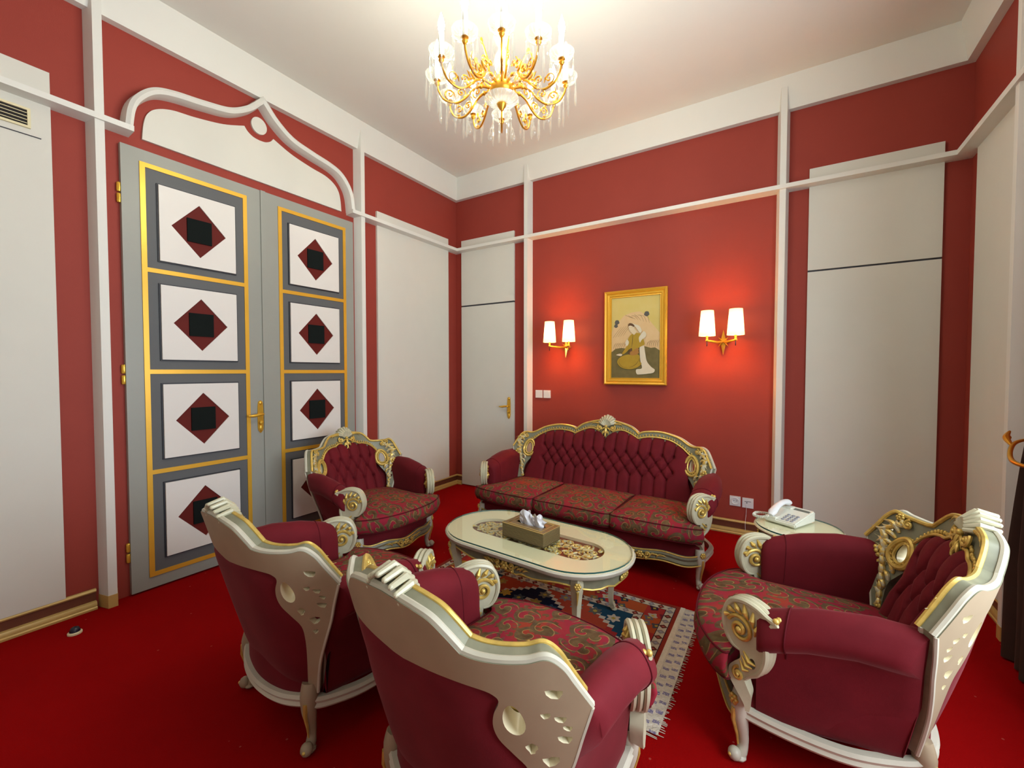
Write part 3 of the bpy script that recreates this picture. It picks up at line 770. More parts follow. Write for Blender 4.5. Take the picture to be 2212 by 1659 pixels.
def rosette(mb, fn, c, r, d, mi=0, petals=6):
    mb.mark()
    for k in range(petals):
        a = 2 * PI * k / petals; p = fn(c[0] + r * .62 * math.cos(a), c[1] + r * .62 * math.sin(a), d); mb.ball(p, r * .42, 8, 5, mi=mi)
    mb.ball(fn(c[0], c[1], d - r * .25), r * .36, 8, 5, mi=mi)

def seat_back(root, K):
    B = K['B']
    top = crv(K['top'][0], 6) + crv(K['top'][1], 6)[1:]
    out = crv(K['outer'], 4); inn = crv(K['inner'], 4)
    half = top + out[1:] + inn
    # drop points at x=0 duplicates
    right = half[:-1] if abs(half[-1][0]) < 1e-9 else half
    poly = right + [half[-1]] + [(-x, z) for x, z in right[::-1] if x > 1e-9]
    hx, hz, hrx, hrz = K['hole']; holes = []
    for sg in (1, -1):
        holes.append([(sg * x, z) for x, z in egg(hx, hz, hrx, hrz)])
        for (x, z, r) in K['holes']:
            holes.append([(sg * (x + r * (1 + .35 * math.sin(3 * a)) * math.cos(a)), z + r * 1.15 * (1 + .3 * math.cos(2 * a + x * 50)) * math.sin(a)) for a in np.linspace(0, 2 * PI, 11)[:-1]])
    fr = MB().prism(poly, lambda x, z, d: B(x, z, d), .0, -.050, holes=holes, step=.022, mi=0, mi_back=1, mi_side=0, mi_hole=2).build('back_frame', ['glaze_green', 'tan_wood', 'table_cream'], root, True, 35)
    # mouldings along the contours
    topf = [(-x, z) for x, z in top[::-1]] + top[1:]
    edge = topf; m = MB()
    m.tube([B(x, z - .004, -.052) for x, z in edge], .0085, 7); fr_edge = m.build('gilt_edge', 'gilt_wood', fr)
    m = MB(); m.tube([B(x, z - .001, -.012) for x, z in topf], .010, 7)
    for sg in (1, -1): m.tube([B(sg * (x - .002), z, -.044) for x, z in out], .0075, 6); m.tube([B(sg * x, z, -.004) for x, z in out], .006, 6)
    m.build('edge_moulding', 'pale_wood', fr)
    rin = crv(K['rail_in'][0], 6) + crv(K['rail_in'][1], 6)[1:]
    m = MB()
    for sg in (1, -1): m.tube([B(sg * x, z, -.060) for x, z in rin], [.0065] * 4, 7)
    m.build('inner_moulding', 'gilt_wood', fr)
    # band of lobed beads between the mouldings
    m = MB()
    for sg in (1, -1):
        acc = 0; last = None
        for (x, z) in rin[1:]:
            if last is not None: acc += math.hypot(x - last[0], z - last[1])
            if last is None or acc > .017: m.ball(B(sg * x, z + .014, -.054), (.0062, .0062, .0095), 7, 5); acc = 0
            last = (x, z)
    m.build('bead_row', 'gilt_wood', fr)
    # wing carving: ring, rosette, acanthus lobes
    rx, rz, ra, rb = K['ring']; tx, tz = K['tip']
    for sg in (1, -1):
        rg = MB(); n = 40
        ring = [B(sg * (rx + ra * math.cos(a) * (1 - .15 * math.sin(a))), rz + rb * math.sin(a), -.058) for a in np.linspace(0, 2 * PI, n + 1)[:-1]]
        rg.tube(ring, .0115, 8, closed=True)
        ring2 = [B(sg * (rx + .62 * ra * math.cos(a) * (1 - .15 * math.sin(a))), rz + .72 * rb * math.sin(a), -.060) for a in np.linspace(0, 2 * PI, n + 1)[:-1]]
        rg.tube(ring2, .006, 7, closed=True)
        for k in range(16):
            a = 2 * PI * k / 16; rg.ball(B(sg * (rx + .82 * ra * math.cos(a)), rz + .86 * rb * math.sin(a), -.062), .0052, 6, 4)
        rg.build('carved_ring', 'gilt_wood', fr)
        ro = MB(); f2 = lambda x, z, d: B(sg * x, z, d)
        ex = tx - .075
        rosette(ro, f2, (tx - .046, tz - .045), .026, -.058); rosette(ro, f2, (tx - .075, tz + .118), .016, -.060); ro.pieces('rosette', 'gilt_wood', fr)
        lv = MB()
        for i in range(9):                       # lobes down the outer edge
            s = i / 8; x0 = lerp(tx - .035, tx - .105, s) + .012; z0 = lerp(tz + .03, tz - .24, s)
            leaf_swoosh(lv, f2, (x0 - .030 + .012 * s, z0 - .03), (x0 + .018 - .02 * s, z0 + .022), .24, .0185 - .006 * s, -.050)
        for i in range(5):
            s = i / 4; leaf_swoosh(lv, f2, (tx - .11 + .012 * i, tz + .085), (tx - .085 + .022 * i, tz + .135 - .02 * i), -.25, .0115, -.054)
        for i in range(4): leaf_swoosh(lv, f2, (tx - .125 + .006 * i, tz - .11 - .035 * i), (tx - .075 + .0 * i, tz - .075 - .04 * i), .25, .011, -.054)
        for i in range(6): leaf_swoosh(lv, f2, (tx - .088 + .004 * i, tz + .055 - .026 * i), (tx - .010 - .007 * i, tz + .085 - .050 * i), .24, .0125, -.053)
        lv.pieces('acanthus_leaf', 'antique_carving', fr)
        vo = MB(); volute(vo, f2, (tx - .112, tz + .098), .020, PI * .5, 1.6, -.058, .006, sgn=-1)
        volute(vo, f2, (tx - .12, tz - .262), .014, 0, 1.4, -.054, .0055); vo.pieces('volute', 'gilt_wood', fr)
    # crest: shell with volutes and pendant leaf
    zt, zb, k = K['crest']; cr = MB(); z0 = lerp(zb, zt, .52)
    for i in range(-4, 5):
        a = i * .27; l = (zt + .02 - z0) * (1 - .05 * abs(i)); tip = (math.sin(a) * l * 1.05, z0 + math.cos(a) * l)
        cr.tube([B(math.sin(a) * .012, z0 + .004, -.060), B(tip[0] * .6, lerp(z0, tip[1], .6), -.074), B(tip[0], tip[1], -.050), B(tip[0] * 1.02, tip[1] + .002, -.006)], [.004, .0085 * k, .0105 * k, .0075 * k], 8); cr.ball(B(tip[0] * 1.02, tip[1] + .002, -.006), .0078 * k, 8, 6)
    shell = cr.build('crest_shell', 'cream_wood', fr)
    cr = MB()
    for sg in (1, -1):
        f2 = lambda x, z, d: B(sg * x, z, d)
        volute(cr, f2, (.052 * k, z0 - .012), .022 * k, PI * .35, 1.7, -.064, .0065 * k, sgn=-1)
        for i in range(4): leaf_swoosh(cr, f2, (.006, z0 - .01 - .012 * i), (.018 + .008 * (3 - i), z0 - .045 - .016 * i), -.25 if i % 2 else .2, .0075 * k, -.066)
        for i in range(3): leaf_swoosh(cr, f2, (.05 * k + .01 * i, z0 + .022), (.085 * k + .028 * i, z0 + .022 - .010 * i), .22, .007, -.056)
    leaf_swoosh(cr, lambda x, z, d: B(x, z, d), (0, z0), (0, zb + .005), .0, .011 * k, -.066); cr.ball(B(0, z0, -.07), .012 * k, 10, 6)
    cr.build('crest_carving', 'gilt_wood', fr)
    # tufted pad
    xs = [p[0] for p in K['pad_top']]; zs = [p[1] for p in K['pad_top']]; nx, nz = K['nx'], 74
    U = np.linspace(-1, 1, nx); Vv = np.linspace(0, 1, nz); UU, VV = np.meshgrid(U, Vv)
    Wd = np.interp(VV, *K['padW']); X = UU * Wd; TZ = np.interp(np.abs(X), xs, zs); Z = K['pad_z0'] + VV * (TZ - K['pad_z0'])
    e1 = 1 - np.abs(UU) ** 8; e2 = 1 - VV ** 10
    D = -.045 - .045 * np.clip(e1, 0, 1) ** .5 * np.clip(e2, 0, 1) ** .5 - .012 * (1 - VV)
    btn = K['buttons']; rr = np.full(X.shape, 9.0); cre = np.full(X.shape, 9.0); sp = K['sp']
    zmax = max(b[1] for b in btn); zmin = min(b[1] for b in btn)
    for (bx, bz) in btn:
        rr = np.minimum(rr, np.hypot(X - bx, Z - bz))
        for (cx_, cz_) in btn:
            if cz_ < bz and abs(bz - cz_) < .11 and abs(abs(cx_ - bx) - sp / 2) < .012: cre = np.minimum(cre, seg_dist(X, Z, (bx, bz), (cx_, cz_)))
        if bz == zmax: cre = np.minimum(cre, seg_dist(X, Z, (bx, bz), (bx * 1.06, 1.1)) * 1.3)
        if bz == zmin: cre = np.minimum(cre, seg_dist(X, Z, (bx, bz), (bx * 1.03, .2)) * 1.3)
    D = D + .020 * np.exp(-(rr / .013) ** 2) + .013 * np.exp(-(cre / .0075) ** 2) + .010 * np.exp(-(cre / .022) ** 2)
    D = np.minimum(D, -.030)
    m = MB(); vs = [B(X[j, i], Z[j, i], D[j, i]) for j in range(nz) for i in range(nx)]
    m.add(vs, [(j * nx + i, j * nx + i + 1, (j + 1) * nx + i + 1, (j + 1) * nx + i) for j in range(nz - 1) for i in range(nx - 1)])
    pad = m.build('back_pad', 'velvet', root, True, 180)
    b0 = None
    for (bx, bz) in btn:
        j = int(np.argmin(np.hypot(X - bx, Z - bz))); p = B(bx, bz, D.flat[j] - .002)
        if b0 is None: b0 = MB().ball((0, 0, 0), (.0075, .005, .0075), 10, 6).build('button', 'velvet', pad); b0.location = p
        else: inst(b0, 'button', pad, p)
    # upholstered rear
    def rearf(u, v):
        z = lerp(.215, .735, v) if K is CH else lerp(.215, .80, v); w = interp(z, *K['rear_W']) if v < .999 else .0
        w = interp(z, *K['rear_W']); x = lerp(-w, w, u); return B(x, z, -.012 + .020 * (1 - (2 * u - 1) ** 6) * (1 - (2 * v - 1) ** 8))
    MB().grid(rearf, 40, 24).build('rear_panel', 'velvet', root, True, 180)
    return fr

def arm(root, sg, wf, B, tip, arm_in, outer):
    """upholstered rolled arm with outer side panel; wf = shift so the chair (wf=0) widens to the sofa"""
    rings = []; ys = [-.315, -.305, -.285, -.22, -.15, -.08, -.01, .05, .10, .145]
    for y in ys:
        s = (y + .315) / .46
        zt = interp(s, [0, .12, .35, .65, 1], [.592, .612, .645, .668, .664]); xi = lerp(arm_in[0], arm_in[1], s); xo = lerp(.428, .452, s) + wf
        xp = lerp(.352, .372, s) + wf; xb = interp(s, [0, .3, .7, 1], [.318, .326, .302, .276]) + wf
        k = interp(y, [-.315, -.305, -.285, 0], [.80, .93, 1, 1])
        pr = [(xi, .22), (xi, .42), (xi + .002, zt - .085), (xi + .014, zt - .035), (lerp(xi, xo, .30), zt - .008), (lerp(xi, xo, .52), zt), (lerp(xi, xo, .75), zt - .012), (xo - .010, zt - .045), (xo, zt - .085), (xo - .012, zt - .115), (xo - .034, zt - .138), (xo - .060, zt - .150), (xp, zt - .20), (lerp(xp, xb, .5), .33), (xb, .20), (xb - .03, .185)]
        pr = crv(pr, 3, closed=True); cx = (xi + xo) / 2; cz = zt - .09
        rings.append([(sg * (cx + (x - cx) * (k if z > .40 else 1)), y, cz + (z - cz) * (k if z > .40 else 1)) for x, z in pr])
    oz = [p[1] for p in outer[::-1]]; ox = [p[0] for p in outer[::-1]]
    def hug(x, y, z):                                      # close the rear end against the carved post
        w = min(1, max(0, ((y + .315) / .46 - .55) / .45)) * min(1, max(.35, (.57 - z) / .06)); return sg * lerp(abs(x), min(abs(x), interp(z, oz, ox) - .003), w)
    rings = [[(hug(x, y, z), y, z) for x, y, z in r] for r in rings]
    rings = [[(x, -.315 + (y + .315) / .46 * (B(min(abs(x), tip[0]), z, 0)[1] - .030 + .315), z) for x, y, z in r] for r in rings]
    a = MB().loft(rings).build('arm', 'velvet', root, True, 60)
    # piped seam just behind the rolled front
    r = rings[3]; lo = [p for p in r]
    MB().tube([(sg * (abs(p[0]) + (.0012)), p[1], p[2] + .001) for p in r[3:36]], .0028, 6).build('piping', 'velvet_piping', a)
    return a

def arm_scroll(root, sg, xc):
    """carved arm front: C-scroll slab in the side plane with volutes on both faces"""
    th = .027; i0 = len(bpy.data.objects); AN = math.radians(33)
    def turn(o):
        for v in o.data.vertices:
            x, y, z = v.co; d = sg * x - xc; r = y + .33; w = min(1, max(0, (z - .25) / .12)); an = AN * w
            v.co = (sg * (xc - .014 + d * math.cos(an) + r * math.sin(an)), -.33 + r * math.cos(an) - d * math.sin(an), z)
        o.data.update()
    spine = crv([(-.232, .582), (-.262, .588), (-.300, .602), (-.345, .605), (-.390, .590), (-.414, .553), (-.423, .505), (-.411, .460), (-.388, .432), (-.360, .425)], 6)
    back = crv([(-.232, .582), (-.252, .570), (-.268, .545), (-.272, .50), (-.270, .455), (-.278, .415), (-.298, .378), (-.330, .352), (-.345, .335)], 6)
    front = crv([(-.360, .425), (-.358, .400), (-.380, .375), (-.398, .350), (-.394, .320), (-.372, .288), (-.352, .255), (-.346, .228)], 6)
    low = crv([(-.345, .335), (-.335, .31), (-.326, .285), (-.328, .255), (-.334, .228)], 5)
    poly = spine + front[1:] + low[::-1] + back[::-1][1:-1]
    o = MB().prism(poly, lambda y, z, d: (sg * (xc + d), y, z), -th * .8, th * .8, holes=[[(-.312 + .012 * math.cos(a), .405 + .018 * math.sin(a)) for a in np.linspace(0, 2 * PI, 13)[:-1]]]).build('arm_scroll', 'cream_wood', root, True, 35)
    m = MB()                                               # fluted ribs over the top and down the spine
    for dx in (-.72, 0, .72): m.tube([(sg * (xc + dx * th), y, z + .002) for y, z in spine], [.007, .0095, .011, .011, .009, .004], 7)
    for dx in (-.7, 0, .7): m.tube([(sg * (xc + dx * th), y + .004, z) for y, z in back], [.006, .010, .010, .008, .005], 7)
    m.build('fluting', 'cream_wood', o)
    m = MB()
    for fc in (-1, 1):
        d = fc * th
        m.mark()
        sp_ = spiral((-.355, .505), .050, .006, PI * .9, -1.9, 44)
        m.tube([(sg * (xc + d * (.86 + .32 * i / 44)), y, z) for i, (y, z) in enumerate(sp_)], [.008, .0075, .007, .006], 7); m.ball((sg * (xc + d * 1.22), -.355, .505), .012, 9, 6)
        m.mark()
        sp2 = spiral((-.362, .345), .022, .004, PI * .5, 1.5, 26)
        m.tube([(sg * (xc + d * (.86 + .25 * i / 26)), y, z) for i, (y, z) in enumerate(sp2)], .0055, 6); m.ball((sg * (xc + d * 1.1), -.362, .345), .007, 8, 5)
    m.pieces('volute', 'gilt_wood', o)
    m = MB()
    for fc in (-1, 1):
        for i in range(6):                                 # acanthus lobes curling over the volute
            a = lerp(3.0, .5, i / 5); y0, z0 = -.352 + .074 * math.cos(a), .512 + .074 * math.sin(a); y1, z1 = -.355 + .052 * math.cos(a - .5), .507 + .052 * math.sin(a - .5)
            m.tube([(sg * (xc + fc * th * .7), y0, z0 + .010), (sg * (xc + fc * th * 1.05), (y0 + y1) / 2, (z0 + z1) / 2 + .004), (sg * (xc + fc * th * .9), y1, z1)], [.004, .0095, .003], 7)
        for i in range(3): m.tube([(sg * (xc + fc * th * .8), -.300 - .012 * i, .405 - .016 * i), (sg * (xc + fc * th * 1.05), -.320 - .010 * i, .41 - .02 * i), (sg * (xc + fc * th * .8), -.345 - .006 * i, .432 - .02 * i)], [.003, .0075, .003], 6)
    for dx in (-.6, 0, .6): m.ball((sg * (xc + dx * th), -.236, .592), .0105, 9, 6)
    m.build('acanthus_carving', 'gilt_wood', o)
    for q in [o] + list(o.children): turn(q)
    return o

def cushion(root, outl, zb, zt, crown, ctr):
    """outl: plan polygon (closed), puffed"""
    lay = [(zb, .93), (zb + .012, .985), (lerp(zb, zt, .45), 1.015), (zt - .012, .995), (zt, .965)]
    def ring(k, z): return [(ctr[0] + (x - ctr[0]) * k, ctr[1] + (y - ctr[1]) * k, z) for x, y in outl]
    O = np.array(outl); n_ = len(O); sm = np.mean([np.roll(O, k, 0) for k in range(-9, 10)], 0); sm = np.mean([np.roll(sm, k, 0) for k in range(-5, 6)], 0)
    def ringc(k):
        w = min(1, (1 - k) / .28); q = O * (1 - w) + sm * w; return [(ctr[0] + (x - ctr[0]) * k, ctr[1] + (y - ctr[1]) * k, zt + crown * (1 - k ** 2.5)) for x, y in q]
    rings = [ring(k, z) for z, k in lay] + [ringc(k) for k in (.92, .86, .79, .70, .58, .42, .24, .08)]
    c = MB().loft(rings).build('seat_cushion', 'paisley', root, True, 70)
    m = MB(); m.tube(ring(.988, zt - .004), .0036, 6, closed=True); m.tube(ring(.968, zb + .004), .003, 6, closed=True); m.build('piping', 'velvet_piping', c)
    return c

def leg(root, x, y, sx, sy, front, dz=.26):
    """cabriole leg with curled foot; (sx, sy) outward direction"""
    q = Vector((sx, sy)).normalized(); P = lambda o, z: (x + q.x * o, y + q.y * o, z)
    m = MB(); path = crv([P(-.004, dz), P(.004, .215), P(.004, .16), P(-.008, .10), P(-.012, .06), P(-.004, .03), P(.004, .018)], 5)
    m.tube(path, [.028, .032, .027, .019, .016, .019, .018], 10)
    m.ball(P(.026, .028), (.023, .023, .024), 10, 7); m.ball(P(.006, .014), (.024, .024, .014), 10, 6)
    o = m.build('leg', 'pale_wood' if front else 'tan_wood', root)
    k = MB(); k.tube([P(.030, .20), P(.034, .16), P(.018, .10), P(.012, .06)], [.010, .008, .005, .003], 6)
    f = lambda a, b, d: (x + q.x * (.030 - d) - q.y * a, y + q.y * (.030 - d) + q.x * a, b)
    if front: rosette(k, f, (0, .232), .020, -.004)
    k.ball(P(.046, .030), .007, 8, 5)
    k.build('knee_carving', 'gilt_wood', o)
    return o

def rails(root, hwf, hwb, yb, sofa):
    yf = -.36; bow = -.455 if not sofa else -.43
    fp = crv([(-hwf - .012, yf - .012), (-hwf * .8, yf - .035), (-hwf * .45, lerp(yf, bow, .75)), (0, bow), (hwf * .45, lerp(yf, bow, .75)), (hwf * .8, yf - .035), (hwf + .012, yf - .012)], 10)
    pr = [(-.016, .165), (.008, .160), (.016, .172), (.010, .190), (.017, .205), (.012, .222), (-.016, .222)]
    nrip = 3 if not sofa else 5
    zf = lambda s: -.018 * math.sin(PI * s) ** .6 + .008 * math.cos(2 * PI * nrip * s)
    f = MB().sweep(fp, pr, zf=zf).build('front_rail', 'glaze_green', root)
    m = MB(); L_ = len(fp); ln = [(x, y - .016, .160 + zf(i / (L_ - 1))) for i, (x, y) in enumerate(fp)]; m.tube(ln, .005, 6); lu = [(x, y - .012, .222 + zf(i / (L_ - 1))) for i, (x, y) in enumerate(fp)]; m.tube(lu, .005, 6); m.build('gilt_edge', 'gilt_wood', f)
    m = MB(); fn = lambda x, z, d: (x, interp(x, [p[0] for p in fp], [p[1] for p in fp]) - .018 + d, z)
    cs = [0] if not sofa else [-.52, .52]
    for c in cs:
        rosette(m, fn, (c, .172), .024, -.004)
        for sg in (1, -1):
            f2 = lambda x, z, d: fn(c + sg * x, z, d)
            volute(m, f2, (.048, .180), .026, PI, 1.5, -.004, .006); volute(m, f2, (.040, .152), .015, PI, 1.3, -.004, .005, sgn=-1)
            for i in range(4): leaf_swoosh(m, f2, (.062 + .022 * i, .168 + .012 * (i % 2)), (.105 + .024 * i, .190 - .014 * (i % 2)), .2, .008 - .001 * i, .002)
    m.build('rail_carving', 'gilt_wood', f)
    pr2 = [(-.014, .180), (.008, .176), (.015, .186), (.010, .198), (.016, .210), (.010, .222), (-.014, .222)]
    for sg in (1, -1):
        sp = crv([(sg * (hwf + .008), yf - .01), (sg * (hwf + .020), -.22), (sg * (hwf + .018), -.06), (sg * (hwb + .040), .07), (sg * (hwb + .018), yb + .01)], 8)
        if sg < 0: sp = sp[::-1]
        zf2 = lambda s: -.030 * math.sin(PI * s) ** .7
        sp = [(p[0], p[1]) for p in sp]
        MB().sweep(sp[::1] if sg > 0 else sp, [(o, z) for o, z in pr2], zf=zf2).build('side_rail', 'pale_wood', root)
    yc = .205 if not sofa else .175
    rp_ = crv([(hwb + .012, yb + .01), (hwb * .6, lerp(yb, yc, .75)), (0, yc), (-hwb * .6, lerp(yb, yc, .75)), (-hwb - .012, yb + .01)], 8)
    MB().sweep(rp_, pr2, zf=lambda s: -.02 * math.sin(PI * s)).build('rear_rail', 'pale_wood', root)
    # upholstered base between the rails
    plan = [(p[0] * .985, p[1] + .008) for p in fp] + [(hwf - .005, -.2), (hwb + .008, .06), (hwb, yb)] + [(p[0], p[1] - .006) for p in rp_[4:-4]] + [(-hwb, yb), (-hwb - .008, .06), (-hwf + .005, -.2)]
    MB().loft([[(x, y, z) for x, y in plan] for z in (.195, .225, .315)]).build('seat_base', 'velvet', root, True, 40)

def armchair():
    root = empty('armchair')
    seat_back(root, CH)
    for sg in (1, -1): arm(root, sg, 0, chairB, CH['tip'], (.300, .335), CH['outer']); arm_scroll(root, sg, .366)
    hf = [(0, -.552), (.12, -.545), (.24, -.515), (.33, -.468), (.375, -.425), (.372, -.404), (.330, -.402), (.298, -.385), (.295, -.30), (.296, -.1), (.290, .08), (.22, .16), (.10, .20), (0, .21)]
    pl = crv(hf, 4); cushion(root, pl + [(-x, y) for x, y in pl[::-1][1:-1]], .312, .418, .045, (0, -.17))
    rails(root, .311, .255, .13, False)
    for sg in (1, -1): leg(root, sg * .311, -.36, sg, -1, True); leg(root, sg * .262, .135, sg * .7, 1, False)
    return root
GRP = 'carved burgundy armchairs round the coffee table'
ac = armchair()
spots = [((.676, -1.926), 1.491, 'burgundy tufted armchair by the grey double door, facing across the room'),
         ((1.737, -3.089), 3.045, 'burgundy armchair at left with its carved back to the viewer'),
         ((2.687, -3.124), 3.021, 'nearest burgundy armchair, seen from behind and cut off by the bottom edge'),
         ((3.695, -2.117), -1.554, 'burgundy armchair at right, seen side on in front of the telephone')]
for i, ((x, y), t_, lab) in enumerate(spots):
    o = ac if i == 0 else copy_tree(ac)
    o.location = (x, y, 0); o.rotation_euler = (0, 0, t_); tag(o, lab, 'armchair', GRP)

def sofa():
    root = empty('sofa', (2.142, -.823, 0), -.032); tag(root, 'long burgundy tufted sofa with gilded carved frame and three paisley cushions', 'sofa')
    seat_back(root, SF)
    for sg in (1, -1): arm(root, sg, .535, sofaB, SF['tip'], (.79, .80), SF['outer']); arm_scroll(root, sg, .900)
    def mirror(h): return h
    mid = [(-.308, -.468), (-.15, -.478), (0, -.480), (.15, -.478), (.312, -.468), (.314, -.3), (.308, .0), (.300, .125), (0, .135), (-.300, .125), (-.308, 0), (-.312, -.3)]
    cushion(root, crv(mid, 4, closed=True), .312, .418, .040, (0, -.17))
    for sg in (1, -1):
        en = [(.318, -.468), (.45, -.478), (.62, -.478), (.80, -.462), (.905, -.432), (.912, -.408), (.86, -.398), (.800, -.385), (.792, -.30), (.785, .0), (.76, .11), (.5, .130), (.330, .125), (.322, 0), (.320, -.3)]
        cushion(root, [(sg * x, y) for x, y in crv(en, 4, closed=True)][::sg], .312, .418, .040, (sg * .56, -.17))
    rails(root, .887, .78, .13, True)
    for sg in (1, -1): leg(root, sg * .887, -.36, sg, -1, True); leg(root, sg * .785, .13, sg * .7, 1, False)
    return root
sofa()

# ================================================================== RUG
rg = empty('rug', (RUG[0], RUG[1], 0)); tag(rg, 'Persian rug in red and navy with cream borders under the coffee table', 'rug')
def rugf(u, v): return (lerp(-RUG[2], RUG[2], u), lerp(-RUG[3], RUG[3], v), .0075 + .0012 * math.sin(u * 19 + v * 7))
m = MB().grid(rugf, 60, 40); m.box((-RUG[2], -RUG[3], .001), (RUG[2], RUG[3], .006)); m.build('pile', 'rug_weave', rg, True, 30)
def fringe(sg, wide):
    m = MB(); rnd = random.Random(3 + sg); y = -RUG[3]
    while y < RUG[3]:
        l = wide * rnd.uniform(.82, 1.08); dy = rnd.uniform(-.006, .006); w = .0035
        x0 = sg * RUG[2]; m.tube([(x0 - sg * .004, y, .0045), (x0 + sg * l * .5, y + dy * .4, .003 + rnd.random() * .0008), (x0 + sg * l, y + dy, .003)], [.0022, .0022, .0012], 5); y += .0068
    o = m.build('fringe', 'fringe_cream', rg); o['kind'] = 'stuff'
fringe(1, .112)
MB().box((RUG[2] - .004, -RUG[3], .004), (RUG[2] + .020, RUG[3], .0088)).build('end_binding', 'fringe_cream', rg, False)
def filmf(u, v): return (lerp(.012, .098, u), lerp(-RUG[3] + .01, RUG[3] - .01, v), .0072 + .0012 * math.sin(v * 160 + math.sin(u * 5) * 2) * (.4 + .6 * math.sin(v * 37) ** 2) + .0006 * math.sin(u * 14 + v * 60))
fo = MB().grid(filmf, 14, 260).build('fringe_cover', 'printed_film', rg); fo.location = (RUG[2], 0, 0)

# ================================================================== COFFEE TABLE
def stad(a, b, n=20, sh=1.0):
    """stadium outline with half length a and half width b"""
    s = a - b; out = []
    for i in range(n + 1): t_ = -PI / 2 + PI * i / n; out.append((s + b * math.cos(t_) * sh, b * math.sin(t_)))
    for i in range(n + 1): t_ = PI / 2 + PI * i / n; out.append((-s + b * math.cos(t_) * sh, b * math.sin(t_)))
    # subdivide the straight sides
    res = []
    for i in range(len(out)):
        p, q = out[i], out[(i + 1) % len(out)]; res.append(p); L_ = math.hypot(q[0] - p[0], q[1] - p[1])
        if L_ > .1:
            for k in range(1, 16): res.append((lerp(p[0], q[0], k / 16), lerp(p[1], q[1], k / 16)))
    return res
def coffee_table():
    TZ = .4205; A_, B_ = .603, .318
    root = empty('coffee_table', (2.203, -1.950, .0095), -.075); tag(root, 'oval cream coffee table with carved gilt centre under a glass top', 'coffee table')
    inner = stad(.445, .132, 16)
    ins = [(x, y) for x, y in stad(.405, .096, 16)]
    body = MB().prism(stad(A_ - .006, B_ - .006), lambda x, y, d: (x, y, d), TZ - .030, TZ - .010, holes=[inner]).build('table_top', 'table_cream', root, True, 40)
    MB().sweep(stad(A_ - .02, B_ - .02), [(0, TZ - .036), (.012, TZ - .040), (.020, TZ - .030), (.024, TZ - .018), (.018, TZ - .011), (0, TZ - .011)], closed=True).build('edge_moulding', 'pale_wood', body)
    MB().sweep(inner, [(-.001, TZ - .030), (-.001, TZ - .0105), (.006, TZ - .0098), (.008, TZ - .012), (.004, TZ - .030)], closed=True).build('recess_moulding', 'table_cream', body)
    # carved panel sunk under the glass
    MB().prism(inner, lambda x, y, d: (x, y, d), TZ - .036, TZ - .028).build('carved_panel', 'base_brown', body, False)
    m = MB(); rnd = random.Random(5); fn = lambda x, y, d: (x, y, TZ - .026 - d)
    for i in range(14):
        x = lerp(-.375, .375, i / 13)
        for sg in (1, -1):
            y = sg * (.052 if i % 2 else .078)
            if abs(x) > .34: y *= .55
            volute(m, fn, (x, y), .036, sg * PI / 2 + i, 1.7, .0, .0068, n=26, sgn=sg if i % 2 else -sg)
            for k in range(4):
                a = rnd.uniform(0, 6.28); p = (x + .03 * math.cos(a), sg * .035 + .03 * math.sin(a)); q = (p[0] + .055 * math.cos(a + .8), max(-.10, min(.10, p[1] + .05 * math.sin(a + .8))))
                leaf_swoosh(m, fn, p, q, rnd.choice((-.3, .3)), .008, -.002, 7)
    m.build('scroll_carving', 'antique_carving', body)
    # glass sheet with a green polished edge
    g = MB().prism(stad(A_ - .012, B_ - .012), lambda x, y, d: (x, y, d), TZ - .0095, TZ - .0015, mi=0, mi_side=1).build('glass_top', ['table_glass', 'glass_edge'], root, False)
    # apron with serpentine lower edge
    ap = stad(A_ - .045, B_ - .045); n = len(ap); rings = []; low = []
    # distance along for the waves
    cum = [0]
    for i in range(n): q = ap[(i + 1) % n]; cum.append(cum[-1] + math.hypot(q[0] - ap[i][0], q[1] - ap[i][1]))
    tot = cum[-1]
    for i, (x, y) in enumerate(ap):
        w = .012 * math.sin(2 * PI * 8 * cum[i] / tot + .6) + (-.020 if abs(x) < .10 or abs(x) > A_ - .07 else 0)
        low.append((x, y, TZ - .092 + w))
    m = MB(); 
    m.sweep(ap, [(-.012, TZ - .036), (.006, TZ - .036), (.010, TZ - .050), (.002, TZ - .065), (.004, TZ - .085), (-.012, TZ - .085)], closed=True)
    k = len(m.v); pr = 6
    for r in range(n + 1):
        for q in (3, 4, 5):
            pass
    for idx in range(len(m.v)):
        x, y, z = m.v[idx]
        if z < TZ - .08:
            r = (idx // 6) % n; m.v[idx] = (x, y, low[r][2])
    a = m.build('apron', 'glaze_green', root)
    MB().tube([(x * 1.008, y * 1.012, z) for x, y, z in low], .0052, 6, closed=True).build('gilt_edge', 'gilt_wood', a)
    m = MB()
    for sy in (1, -1):
        fy = lambda x, z, d: (x, sy * (B_ - .040 - d), z)
        rosette(m, fy, (0, TZ - .075), .026, -.006)
        for sg in (1, -1):
            f2 = lambda x, z, d: fy(sg * x, z, d)
            volute(m, f2, (.045, TZ - .068), .022, PI, 1.5, -.006, .0055); volute(m, f2, (.05, TZ - .098), .014, PI, 1.4, -.006, .005, sgn=-1)
            for i in range(4): leaf_swoosh(m, f2, (.06 + .02 * i, TZ - .085), (.10 + .02 * i, TZ - .065 - .01 * (i % 2)), .2, .007, -.002)
    for sx in (1, -1):
        fx = lambda y, z, d: (sx * (A_ - .040 - d), y, z)
        rosette(m, fx, (0, TZ - .075), .020, -.004)
        for sg in (1, -1): volute(m, lambda y, z, d: fx(sg * y, z, d), (.034, TZ - .078), .016, PI, 1.4, -.003, .005)
    m.build('apron_carving', 'gilt_wood', a)
